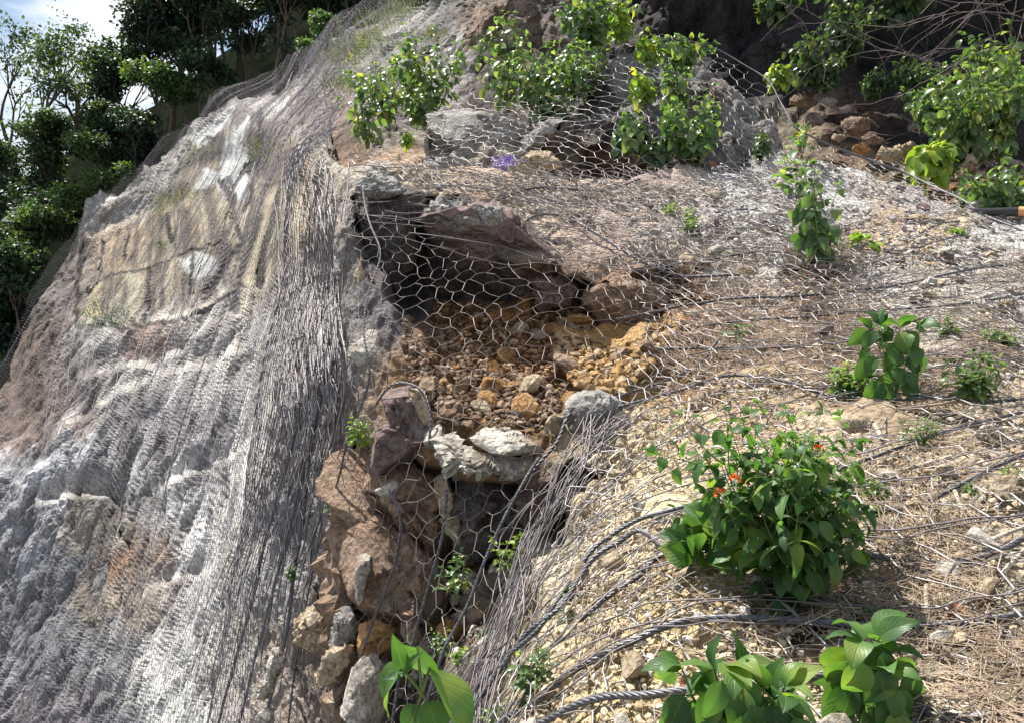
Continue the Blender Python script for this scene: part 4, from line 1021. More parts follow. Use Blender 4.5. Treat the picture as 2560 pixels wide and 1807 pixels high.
rock(z8([(500, 60), (600, 20), (740, 40), (990, 90), (1010, 300), (1050, 420), (990, 560), (940, 560), (870, 420), (760, 380), (660, 220), (560, 150)]), 2.72, 'brown', 'hanging orange-brown block under the white ledge', seed=14, rough=.7, tb=.4, tf=.1, gy=.04)
rock(z8([(620, 140), (720, 100), (740, 150), (680, 185), (600, 160)]), 2.6, 'white', 'small white scab of rock on the hanging orange-brown block', seed=30, rough=.5, tf=.02, tb=.06)
rock(z8([(980, 90), (1050, 110), (1110, 280), (1160, 420), (1220, 600), (1200, 640), (1110, 500), (1040, 330)]), 2.66, 'tan', 'slanting tan rib beside the hanging orange-brown block', seed=15, rough=.5, gy=.03)
rock(z8([(1150, 110), (1300, 60), (1480, 120), (1590, 280), (1510, 470), (1400, 480), (1330, 590), (1240, 560), (1190, 400), (1110, 240)]), 2.62, 'dark', 'dark pitted block right of the slanting tan rib', seed=16, rough=1.2, tb=.4)
rock(z8([(1560, 130), (1680, 90), (1760, 200), (1700, 380), (1600, 420), (1540, 300)]), 2.5, 'purple', 'grey-brown rock at the right wall of the gully', seed=31, tb=.3)
rock(z8([(470, 450), (560, 410), (700, 385), (880, 510), (1000, 650), (1045, 800), (980, 950), (800, 960), (680, 1050), (560, 1000), (500, 800), (455, 640)]), 2.68, 'brown', 'big brown block filling the middle of the gully', seed=17, rough=.6, tb=.4, tf=.14, gy=-.05)
rock(z8([(470, 640), (520, 560), (580, 610), (540, 720), (530, 800), (500, 860), (480, 740)]), 2.53, 'white', 'white flake on the left of the big brown block', seed=18, rough=.4, tf=.02, tb=.08)
rock(z8([(800, 430), (850, 410), (880, 450), (850, 500), (810, 480)]), 2.85, 'grey', 'small grey stone in the black crevice of the gully', seed=32)
rock(z8([(900, 620), (960, 590), (1000, 640), (960, 690), (910, 670)]), 2.62, 'grey', 'small grey stone at the lower end of the black crevice', seed=33)
rock(z8([(370, 1640), (440, 1380), (540, 1225), (620, 1240), (660, 1400), (600, 1640)]), 2.5, 'white', 'pale wedge of rock at the bottom of the gully', seed=19, rough=.5, tb=.3)
rock(z8([(320, 1190), (350, 980), (420, 890), (480, 960), (470, 1080), (400, 1170)]), 2.72, 'grey', 'pale upright rock left of the orange block', seed=20, rough=.6)
rock(z8([(510, 1020), (620, 980), (720, 1060), (640, 1170), (560, 1220), (500, 1130)]), 2.6, 'orange', 'orange block under the big brown block', seed=21, rough=.7)
rock(z8([(210, 1330), (300, 1200), (430, 1140), (440, 1200), (330, 1310), (260, 1400)]), 2.66, 'tan', 'long tan rock slanting in the lower gully', seed=22, rough=.8)
rock(z8([(880, 1160), (920, 1100), (1010, 1090), (1060, 1180), (1000, 1280), (910, 1240)]), 2.55, 'purple', 'dusky rock low in the gully behind the hanging rope', seed=34)
rock(z8([(770, 1000), (840, 960), (890, 1030), (860, 1120), (800, 1090)]), 2.6, 'tan', 'tan stone wedged below the big brown block', seed=35)
rock(z8([(1010, 1010), (1060, 980), (1150, 1020), (1110, 1090), (1030, 1080)]), 2.5, 'orange', 'brown stone beside the weeds in the lower gully', seed=36)
rock(z7([(1770, 1330), (1790, 1220), (1840, 1150), (1880, 1170), (1860, 1260), (1800, 1400), (1730, 1420)]), 3.1, 'white', 'cream knob of rock at the bottom of the cliff edge', seed=23, rough=.9)
rock(z7([(1690, 1640), (1720, 1560), (1780, 1530), (1800, 1600), (1760, 1660)]), 3.05, 'white', 'cream knob of rock lowest at the bottom of the cliff edge', seed=37, rough=.9)
rock(z7([(1960, 960), (2040, 860), (2160, 860), (2210, 960), (2130, 1080), (2080, 1150), (1980, 1120)]), 3.0, 'tan', 'tan hollowed rock at the right of the cliff edge', seed=24, rough=1.2)
rock(z8([(1440, 760), (1560, 640), (1690, 600), (1750, 680), (1700, 790), (1620, 840), (1500, 830)]), 2.2, 'white', 'bright white rock under the net at the gully edge', seed=25, rough=.6, gy=-.05)
rock(z8([(1980, 420), (2020, 350), (2090, 330), (2180, 360), (2200, 450), (2090, 540), (2000, 500)]), 2.1, 'orange', 'faceted orange rock on the sunlit slope edge', seed=26, rough=.8)
rock(z8([(2090, 250), (2180, 240), (2280, 280), (2280, 350), (2200, 370), (2120, 330)]), 2.2, 'tan', 'pale tan rock above the faceted orange rock', seed=27, rough=.6)
G2 = 'rocks of the mound and terrace'
def z2(p): return [(800 + .3947 * x, .3947 * y) for x, y in p]
rock(z2([(735, 800), (770, 715), (880, 690), (1030, 700), (1150, 720), (1250, 780), (1290, 850), (1270, 1000), (1150, 1050), (900, 1060), (750, 1010), (720, 900)]), 6.32, 'grey', 'big boxy grey boulder under netting left of the mound', seed=40, rough=.7, tb=.7, tf=.3, group=G2, gy=-.12)
rock(z2([(1270, 900), (1350, 830), (1480, 760), (1540, 760), (1480, 850), (1400, 930), (1310, 1000), (1265, 980)]), 5.75, 'grey', 'slanting grey wedge of rock at the foot of the mound', seed=41, group=G2)
rock(z2([(1180, 1070), (1280, 1010), (1400, 960), (1500, 1010), (1490, 1070), (1350, 1100), (1230, 1100)]), 5.35, 'tan', 'tan rock at the foot of the mound right of the purple tangle', seed=42, group=G2)
for k, (cx, cy, r, kd, lab) in enumerate([(2010, 255, 32, 'brown', 'crumbly brown rock highest on the orange bank'), (2035, 300, 26, 'purple', 'dull rock below the highest one on the orange bank'), (2075, 255, 22, 'grey', 'grey stone near the top of the orange bank'),
        (2140, 315, 40, 'brown', 'broad weathered rock in the middle of the orange bank'), (2095, 345, 16, 'tan', 'small yellowish knob left of the broad weathered rock'), (2180, 350, 24, 'brown', 'brown rock right of the broad weathered rock'),
        (2225, 390, 30, 'tan', 'sunlit tan rock in the lower part of the orange bank'), (2265, 375, 28, 'tan', 'sunlit tan rock next to the shrub on the orange bank'), (2300, 410, 20, 'tan', 'small tan rock under the pale shrub on the bank'),
        (2155, 375, 20, 'orange', 'orange lump low in the orange bank'), (2252, 243, 16, 'grey', 'lone grey stone in the shade above the bank')]):
    a = np.linspace(0, 2 * math.pi, 9, endpoint=False)
    rr = np.random.default_rng(k).uniform(.7, 1.1, 9) * r
    rock([(cx + 1.05 * rr[i] * math.cos(a[i]), cy + .66 * rr[i] * math.sin(a[i])) for i in range(9)], float(FA(cx, cy)) - .1, kd, lab, seed=50 + k, rough=.9, group='rocks of the orange bank')
rock(z3([(1880, 1060), (1930, 990), (1975, 970), (1985, 1020), (1930, 1090), (1900, 1140), (1850, 1130)]), 6.2, 'tan', 'twisted root-like rock under the dark right shrub', seed=65, rough=1.3, group='rocks of the orange bank')
SR = 'larger stones on the netted slope'
for k, (cx, cy, rx, ry, kd, lab) in enumerate([(1918, 560, 36, 32, 'grey', 'round grey boulder left of the tall heart-leaved weed'), (2287, 552, 46, 15, 'tan', 'long flat tan rock below the thick edge rope'), (2190, 655, 26, 13, 'white', 'pale rock just right of the tall weed'),
        (2380, 640, 40, 20, 'white', 'white rock above the thin ropes on the right'), (2470, 630, 36, 20, 'white', 'white angular rock at the right near the pole'), (1870, 680, 26, 17, 'tan', 'pinkish round stone below the tall weed'), (2310, 745, 36, 16, 'tan', 'tan block in the middle of the right slope'),
        (2414, 864, 22, 14, 'white', 'clean white stone beside the low green bush'), (2512, 770, 28, 20, 'tan', 'yellowish rock at the right edge of the slope'), (2010, 905, 22, 11, 'tan', 'tan stone left of the low leafy weed'), (1935, 965, 24, 13, 'white', 'pale chip under the thin rope in mid-slope'),
        (2480, 1085, 34, 24, 'white', 'large pale flat stone at the right of the slope'), (2450, 1143, 34, 12, 'white', 'long white stone below the large pale flat stone'), (1800, 1125, 20, 12, 'white', 'white stone left of the bushy plant top'), (1720, 1330, 22, 16, 'white', 'white stone left of the round-leaved weed'),
        (1882, 1598, 22, 18, 'white', 'bright white angular stone above the bottom plants'), (2054, 1600, 26, 16, 'white', 'white stone touching the tall bottom plant'), (2050, 1540, 34, 30, 'tan', 'tan rock half buried under the bushy plant'), (2480, 1520, 44, 22, 'tan', 'broad tan stone low at the right'),
        (2440, 1690, 30, 18, 'tan', 'pale tan stone near the bottom rope'), (2270, 1650, 22, 14, 'tan', 'cream stone right of the tall bottom plant'), (2536, 1720, 40, 26, 'tan', 'large tan stone in the bottom right corner'), (1620, 1270, 40, 24, 'white', 'white smeared rock on the sunlit soil'), (1530, 930, 30, 14, 'tan', 'long yellow stone at the back of the rubble'),
        (1500, 865, 34, 14, 'tan', 'broad yellow stone on top of the rubble'), (1545, 960, 24, 13, 'orange', 'orange stone in the rubble above the boulder'), (1100, 1000, 26, 12, 'grey', 'grey stone at the left side of the rubble'), (1125, 985, 14, 16, 'orange', 'upright orange stone at the left side of the rubble'), (1100, 925, 18, 12, 'tan', 'pale stone left in the dark rubble'),
        (1380, 1010, 30, 16, 'brown', 'brown stone above the small tan stone'), (1270, 1040, 32, 13, 'grey', 'flat grey stone behind the sunlit white slab'), (2280, 795, 30, 14, 'tan', 'low tan stone behind the thin ropes'), (2530, 860, 20, 12, 'white', 'small white stone right of the low bushes'),
        (1745, 1015, 22, 12, 'tan', 'tan stone left of the curled dry leaf'), (2250, 1190, 30, 10, 'tan', 'thin flat stone behind the bushy plant'), (2130, 1380, 22, 12, 'white', 'white chip right of the bushy plant'), (1660, 1640, 40, 22, 'tan', 'tan hump of rock left of the bottom plants'), (1530, 1660, 50, 24, 'tan', 'wide cream rock between the lower ropes'), (1350, 1740, 40, 22, 'white', 'pale rock between the ropes at the bottom')]):
    a = np.linspace(0, 2 * math.pi, 10, endpoint=False)
    rr = np.random.default_rng(k + 50).uniform(.75, 1.1, 10)
    inh = hollow(np.array([cx * 1.0]), np.array([cy * 1.0]), HOLLOWS)[0]
    rock([(cx + rr[i] * rx * math.cos(a[i]), cy + rr[i] * ry * math.sin(a[i])) for i in range(10)], float(FB(cx, cy)) + .03 + inh * .93, kd, lab, seed=70 + k, rough=.9, group=SR, name='stone')

# ------------------------------------------------------------------ small stones, pebbles, twigs
def surf(px, py, lift=0.0):
    """Point and outward normal of the rough ground (hollows included) at frame points."""
    d = FB(px, py)
    h = hollow(px, py, HOLLOWS)
    def at(x, y):
        dd = FB(x, y); P = unproject(x, y, dd)
        v = P - CAM; v /= np.linalg.norm(v, axis=1, keepdims=True)
        return P + v * hollow(x, y, HOLLOWS)[:, None]
    P = at(px, py)
    A = at(px + 6, py) - at(px - 6, py); B = at(px, py + 6) - at(px, py - 6)
    N = np.cross(B, A); N /= np.linalg.norm(N, axis=1, keepdims=True) + 1e-9
    flip = (N * (P - CAM)).sum(1) > 0
    N[flip] *= -1
    return P + N * lift, N

import bmesh
def pebble_template(sub, seed):
    bm = bmesh.new(); bmesh.ops.create_icosphere(bm, subdivisions=sub, radius=1)
    V = np.array([v.co[:] for v in bm.verts]); F = np.array([[v.index for v in f.verts] for f in bm.faces]); bm.free()
    rng = np.random.default_rng(seed)
    V = chisel(V, 0, 1.0, 14, rng, .42, .85)
    V = V * (1 + 0.10 * fbm(V * 1.8 + seed * 3, 3, seed)[:, None])
    V *= np.array([1.0, rng.uniform(.65, .95), rng.uniform(.45, .75)])
    return V, F

def frames(N, rng):
    """Random frames with z roughly along N."""
    n = len(N)
    Z = N + rng.normal(0, .35, (n, 3)); Z /= np.linalg.norm(Z, axis=1, keepdims=True)
    X = np.cross(Z, rng.normal(size=(n, 3))); X /= np.linalg.norm(X, axis=1, keepdims=True)
    return np.stack([X, np.cross(Z, X), Z], 2)

def scatter_in(polys, n, rng, clump=0):
    """Points inside polygons (poly, weight), about even on the ground."""
    out = []
    tw = sum(w for _, w in polys)
    for poly, w in polys:
        P = np.array(poly, float); k = int(n * w / tw)
        x = rng.uniform(P[:, 0].min(), P[:, 0].max(), k * 4); y = rng.uniform(P[:, 1].min(), P[:, 1].max(), k * 4)
        s = inside_dist(x, y, poly) > 0
        x, y = x[s], y[s]
        if clump:
            nz = fbm(np.stack([x / 150, y / 110, x * 0 + 5], 1), 3, 88)
            kp = nz + rng.normal(0, .12, len(x)) > -clump + .1
            x, y = x[kp], y[kp]
        out.append(np.stack([x, y], 1)[:k])
    return np.concatenate(out)

RIGHT_LOW = [(1330, 1807), (1420, 1450), (1500, 1180), (1560, 1020), (1800, 960), (2200, 930), (2560, 900), (2700, 900), (2700, 1900), (1300, 1900)]
RIGHT_MID = [(1600, 780), (1800, 700), (2100, 640), (2600, 620), (2600, 940), (1800, 980), (1600, 900)]
RIGHT_TOP = [(900, 415), (1300, 440), (1750, 470), (2000, 400), (2300, 470), (2600, 580), (2600, 660), (2000, 660), (1700, 680), (1450, 560), (1150, 490)]
RUBBLE = [(1040, 860), (1120, 800), (1300, 770), (1500, 770), (1680, 800), (1600, 900), (1560, 980), (1430, 980), (1360, 1060), (1250, 1040), (1100, 1040), (1060, 960)]
GULLY = [(850, 1250), (1100, 1450), (1250, 1420), (1200, 1700), (800, 1807), (720, 1700)]

PEB = [pebble_template(1, k) for k in range(6)]
def pebbles(name, polys, n, smin, smax, mats, seed, label, sink=0.2, power=2.2):
    rng = np.random.default_rng(seed)
    xy = scatter_in(polys, n, rng)
    P, N = surf(xy[:, 0], xy[:, 1])
    s = smin + (smax - smin) * rng.random(len(P)) ** power
    Fr = frames(N, rng)
    Vs, Fs, off = [], [], 0
    which = rng.integers(0, len(PEB), len(P))
    for k, (V, F) in enumerate(PEB):
        m = which == k
        if not m.any(): continue
        W_ = np.einsum('nij,vj->nvi', Fr[m], V) * s[m][:, None, None] + (P[m] + N[m] * (s[m] * (.5 - sink))[:, None])[:, None, :]
        Vs.append(W_.reshape(-1, 3)); Fs.append((F[None] + (np.arange(m.sum()) * len(V))[:, None, None]).reshape(-1, 3) + off)
        off += len(V) * m.sum()
    ob = mesh_from(name, np.concatenate(Vs), np.concatenate(Fs), mats)
    ob['kind'] = 'stuff'
    return tag(ob, label, 'pebbles')

def island_rock(name, stops):
    m, n, l, b = new_mat(name)
    b.inputs['Roughness'].default_value = 0.9
    b.inputs['Specular IOR Level'].default_value = 0.2
    g = n.new('ShaderNodeNewGeometry')
    r = ramp(n, stops); l.new(g.outputs['Random Per Island'], r.inputs[0])
    no = n.new('ShaderNodeTexNoise'); no.inputs['Scale'].default_value = 60; no.inputs['Detail'].default_value = 5
    l.new(g.outputs['Position'], no.inputs['Vector'])
    r2 = ramp(n, [(0.3, (.6, .6, .6)), (0.7, (1.25, 1.25, 1.25))]); l.new(no.outputs['Fac'], r2.inputs[0])
    mu = n.new('ShaderNodeMixRGB'); mu.blend_type = 'MULTIPLY'; mu.inputs[0].default_value = 1
    l.new(r.outputs[0], mu.inputs[1]); l.new(r2.outputs[0], mu.inputs[2]); l.new(mu.outputs[0], b.inputs['Base Color'])
    bp = n.new('ShaderNodeBump'); bp.inputs['Strength'].default_value = .5; bp.inputs['Distance'].default_value = .006
    l.new(no.outputs['Fac'], bp.inputs['Height']); l.new(bp.outputs[0], b.inputs['Normal'])
    return m
M_PEB = island_rock('mixed_pebbles', [(0, (.36, .25, .14)), (.35, (.52, .41, .26)), (.65, (.60, .51, .37)), (.9, (.66, .61, .52)), (1, (.40, .34, .29))])
M_PEBORANGE = island_rock('orange_rubble', [(0, (.075, .038, .02)), (.5, (.17, .085, .038)), (.85, (.28, .155, .07)), (1, (.44, .34, .23))])
M_PEBGREY = island_rock('grey_rubble', [(0, (.20, .17, .15)), (.5, (.36, .32, .29)), (1, (.55, .52, .48))])
pebbles('pebbles', [(RIGHT_LOW, 3.0), (RIGHT_MID, 1.6)], 13000, .002, .016, M_PEB, 11, 'tan and cream pebbles strewn over the netted soil slope', power=4)
M_PEBDARK = island_rock('dark_rubble', [(0, (.07, .045, .03)), (.5, (.17, .105, .065)), (1, (.34, .26, .19))])
M_PEBYEL = island_rock('yellow_rubble', [(0, (.16, .09, .035)), (.5, (.33, .20, .085)), (1, (.50, .39, .25))])
pebbles('rubble', [([(1080, 760), (1420, 760), (1500, 800), (1420, 900), (1330, 1000), (1180, 960), (1080, 900)], 1.0)], 12000, .002, .026, M_PEBORANGE, 12, 'orange-brown rubble in the back of the hollow', power=9)
pebbles('rubble', [([(1000, 800), (1150, 820), (1330, 960), (1420, 980), (1380, 1070), (1100, 1060), (1030, 960)], 1.0)], 7000, .002, .030, M_PEBDARK, 16, 'dark brown rubble along the shaded front of the hollow', power=9)
pebbles('rubble', [([(1400, 770), (1500, 760), (1720, 800), (1640, 900), (1560, 990), (1440, 970), (1380, 900)], 1.0)], 6000, .0025, .040, M_PEBYEL, 17, 'yellow broken rock spilling down the right of the hollow', power=8)
pebbles('gravel', [(RIGHT_TOP, 1.0), (GULLY, .35)], 3600, .006, .036, M_PEBGREY, 13, 'grey and brown chips of rock on the ledge and in the gully', power=3)

# single stones one could pick up
rng = np.random.default_rng(21)
proto = {}
def stone_mesh(kind, k):
    if (kind, k) not in proto:
        V, F = pebble_template(2, 30 + k)
        ob = mesh_from('stone', V, F, M_ROCK[kind], link=False)
        proto[(kind, k)] = ob.data
        bpy.data.objects.remove(ob)
    return proto[(kind, k)]
def single_stones(poly, n, smin, smax, kinds, labels, group, sink):
    xy = scatter_in([(poly, 1)], n, rng)
    P, N = surf(xy[:, 0], xy[:, 1])
    Fr = frames(N, rng)
    for i in range(len(P)):
        s = smin + (smax - smin) * rng.random() ** 2.5
        kd = kinds[rng.integers(len(kinds))]
        ob = bpy.data.objects.new('stone', stone_mesh(kd, int(rng.integers(5))))
        scene.collection.objects.link(ob)
        from mathutils import Matrix
        M = Matrix([list(r) for r in Fr[i]]).to_4x4()
        ob.matrix_world = Matrix.Translation([float(v) for v in P[i] + N[i] * s * sink]) @ M @ Matrix.Scale(float(s), 4)
        tag(ob, labels[kd], 'stone', group)
single_stones(RIGHT_LOW, 110, .012, .05, ['tan', 'white', 'tan'], {'tan': 'loose tan stone lying on the sunlit soil under the net', 'white': 'loose white stone lying on the sunlit soil under the net'}, 'loose stones on the sunlit soil', .3)
single_stones(RIGHT_MID, 45, .02, .055, ['tan', 'white', 'purple'], {'tan': 'loose tan stone among the dry twigs under the net', 'white': 'loose white stone among the dry twigs under the net', 'purple': 'loose dusky stone among the dry twigs under the net'}, 'loose stones among the dry twigs', .25)
single_stones(RUBBLE, 64, .022, .085, ['orange', 'tan', 'brown', 'brown'], {'orange': 'orange chunk in the rubble heap of the hollow', 'tan': 'tan chunk in the rubble heap of the hollow', 'brown': 'brown chunk in the rubble heap of the hollow'}, 'chunks in the rubble heap', .3)
single_stones(RIGHT_TOP, 45, .03, .085, ['grey', 'white', 'tan', 'purple'], {'grey': 'grey lump on the netted ledge above the hollow', 'white': 'white lump on the netted ledge above the hollow', 'tan': 'tan lump on the netted ledge above the hollow', 'purple': 'dusky lump on the netted ledge above the hollow'}, 'lumps on the netted ledge', .15)
single_stones(GULLY, 26, .03, .09, ['grey', 'purple', 'tan', 'brown'], {'grey': 'grey stone wedged in the shaded gully', 'purple': 'dusky stone wedged in the shaded gully', 'tan': 'tan stone wedged in the shaded gully', 'brown': 'brown stone wedged in the shaded gully'}, 'stones wedged in the gully', .2)

def twig_set(xy, lmin, lmax, rmin, rmax, rng, lift=(.002, .03), power=2.0):
    P, N = surf(xy[:, 0], xy[:, 1])
    n = len(P)
    L = lmin + (lmax - lmin) * rng.random(n) ** power
    T = rng.normal(size=(n, 3)); T -= N * (T * N).sum(1, keepdims=True); T /= np.linalg.norm(T, axis=1, keepdims=True)
    T = T + np.array([.5, .1, 0]) * rng.choice([-1, 1], n)[:, None] * .8; T -= N * (T * N).sum(1, keepdims=True); T /= np.linalg.norm(T, axis=1, keepdims=True)
    S = np.cross(N, T)
    bend = rng.normal(0, .13, (n, 2))
    h0 = rng.uniform(*lift, n)
    pts = []
    for t in (-.5, -.17, .17, .5):
        pts.append(P + T * (t * L)[:, None] + S * (bend[:, 0] * L * (t * t * 4))[:, None] + N * (h0 + bend[:, 1] * L * .35 * (t + .5))[:, None])
    r = rng.uniform(rmin, rmax, n)
    return join([tubes(pts[k], pts[k + 1], r * (1 - .2 * k), r * (1 - .2 * (k + 1)), 4) for k in range(3)])

rng = np.random.default_rng(31)
TWIGGY = [([(1600, 640), (2000, 620), (2600, 640), (2600, 960), (1900, 980), (1650, 930), (1560, 800)], 3.2), (RIGHT_LOW, 1.0), ([(1950, 1150), (2600, 1100), (2600, 1850), (2150, 1850), (2000, 1560)], .9), (RIGHT_TOP, 1.7), (GULLY, .3)]
V, F = twig_set(scatter_in(TWIGGY, 7600, rng, .08), .03, .22, .0005, .0017, rng)
tag(mesh_from('dry_litter', V, F, M_TWIG), 'dry brown twigs and dead stems matted over the netted slope', 'dry twigs', kind='stuff')
V, F = twig_set(scatter_in([([(1950, 1150), (2600, 1100), (2600, 1850), (2150, 1850), (2000, 1560)], 1), (RIGHT_LOW, .5)], 4200, rng, .05), .012, .045, .0006, .0016, rng, lift=(.001, .01))
tag(mesh_from('dry_leaf_scraps', V, F, plain('straw', (.46, .39, .28), .85, 0, .45, 25)), 'short scraps of pale dead straw on the lower right of the slope', 'dead straw', kind='stuff')
for i, (x0, y0, x1, y1, r, mat, lab) in enumerate([
        (2165, 1025, 2205, 1105, .009, M_TWIGPALE, 'pale straight stick standing beside the white crumpled plastic'), (1690, 1000, 1710, 1050, .005, M_TWIGPALE, 'short pale stick left of the curled dry leaf'), (1722, 1005, 1718, 1060, .005, M_TWIGPALE, 'second short pale stick left of the curled dry leaf'),
        (2160, 1055, 2420, 1005, .006, M_TWIG, 'long dead stem under the low bushes'), (2315, 1620, 2210, 1745, .007, M_TWIG, 'brown stick pointing down near the tall bottom plant'), (2313, 1470, 2318, 1640, .005, M_TWIGPALE, 'upright pale stick right of the bushy plant'),
        (2230, 1200, 2380, 1150, .006, M_TWIGPALE, 'bleached stick right of the bushy plant'), (2420, 1395, 2560, 1330, .006, M_TWIGPALE, 'bleached stick above the thick rope at the right'), (2390, 1240, 2415, 1290, .005, M_TWIGPALE, 'small pale stick among the straw'),
        (2140, 1760, 2190, 1830, .009, M_TWIG, 'thick brown stem under the tall bottom plant'), (2505, 1450, 2560, 1380, .005, M_TWIGPALE, 'pale stick at the right edge above the rope'), (1820, 990, 1960, 985, .004, M_TWIGPALE, 'thin pale stick in mid-slope'), (2120, 830, 2200, 795, .006, M_TWIGPALE, 'white stick behind the low leafy weed'),
        (2205, 755, 2225, 775, .006, M_TWIGPALE, 'tiny white stick above the weed with the drooping top leaf')]):
    t = np.linspace(0, 1, 9)
    x, y = x0 + (x1 - x0) * t, y0 + (y1 - y0) * t
    P, N = surf(x, y, .012)
    P = P + .006 * np.stack([vnoise(P * 12 + i, 1), vnoise(P * 12 + i, 2), vnoise(P * 12 + i, 3)], 1)
    V, F = path_tube(P, r * (1 - .35 * t), 7)
    ob = mesh_from('stick', V - P[0], F, mat, smooth=True); ob.location = [float(v) for v in P[0]]
    tag(ob, lab, 'stick', 'dead sticks on the slope')

# ------------------------------------------------------------------ plants
def leaf_shape(nx, ny, width, fold=0.25, droop=0.5, tip=1.6, wave=0.0, curl=0.0):
    """Leaf of length 1 along +Y from its stalk, face up +Z."""
    ys = np.linspace(0, 1, ny + 1)
    w = width * np.sin(math.pi * np.clip(ys, 0, 1) ** 0.72) ** 0.8 * (1 - ys ** tip * .35)
    w[0] = w[-1] = 0.004
    V, UV = [], []
    for k, y in enumerate(ys):
        for i in range(nx + 1):
            u = i / nx * 2 - 1
            z = abs(u) * w[k] * fold + wave * width * math.sin(9 * y + 2.4 * u) * abs(u)
            V.append((u * w[k], y, z)); UV.append((u, y))
    V = np.array(V)
    a = -droop * V[:, 1] * 1.0
    yy, zz = V[:, 1].copy(), V[:, 2].copy()
    R = 1 / max(droop, 1e-3)
    V[:, 1] = R * np.sin(yy * droop) + zz * np.sin(yy * droop)
    V[:, 2] = -R * (1 - np.cos(yy * droop)) + zz * np.cos(yy * droop)
    if curl:
        V[:, 2] += curl * V[:, 0] ** 2 / width
    f = []
    for k in range(ny):
        for i in range(nx):
            p = k * (nx + 1) + i
            f.append((p, p + 1, p + nx + 2, p + nx + 1))
    return V, np.array(f), np.array(UV)

def place_leaves(shapes, pos, dirs, ups, length, rng):
    Vs, Fs, Us, off = [], [], [], 0
    Y = dirs / (np.linalg.norm(dirs, axis=1, keepdims=True) + 1e-9)
    X = np.cross(Y, ups); X /= np.linalg.norm(X, axis=1, keepdims=True) + 1e-9
    Z = np.cross(X, Y)
    Fr = np.stack([X, Y, Z], 2)
    which = rng.integers(0, len(shapes), len(pos))
    for k, (V, F, U) in enumerate(shapes):
        m = which == k
        if not m.any(): continue
        W_ = np.einsum('nij,vj->nvi', Fr[m], V) * length[m][:, None, None] + pos[m][:, None, :]
        Vs.append(W_.reshape(-1, 3)); Us.append(np.tile(U, (m.sum(), 1)))
        Fs.append((F[None] + (np.arange(m.sum()) * len(V))[:, None, None]).reshape(-1, 4) + off)
        off += len(V) * m.sum()
    return np.concatenate(Vs), np.concatenate(Fs), np.concatenate(Us)

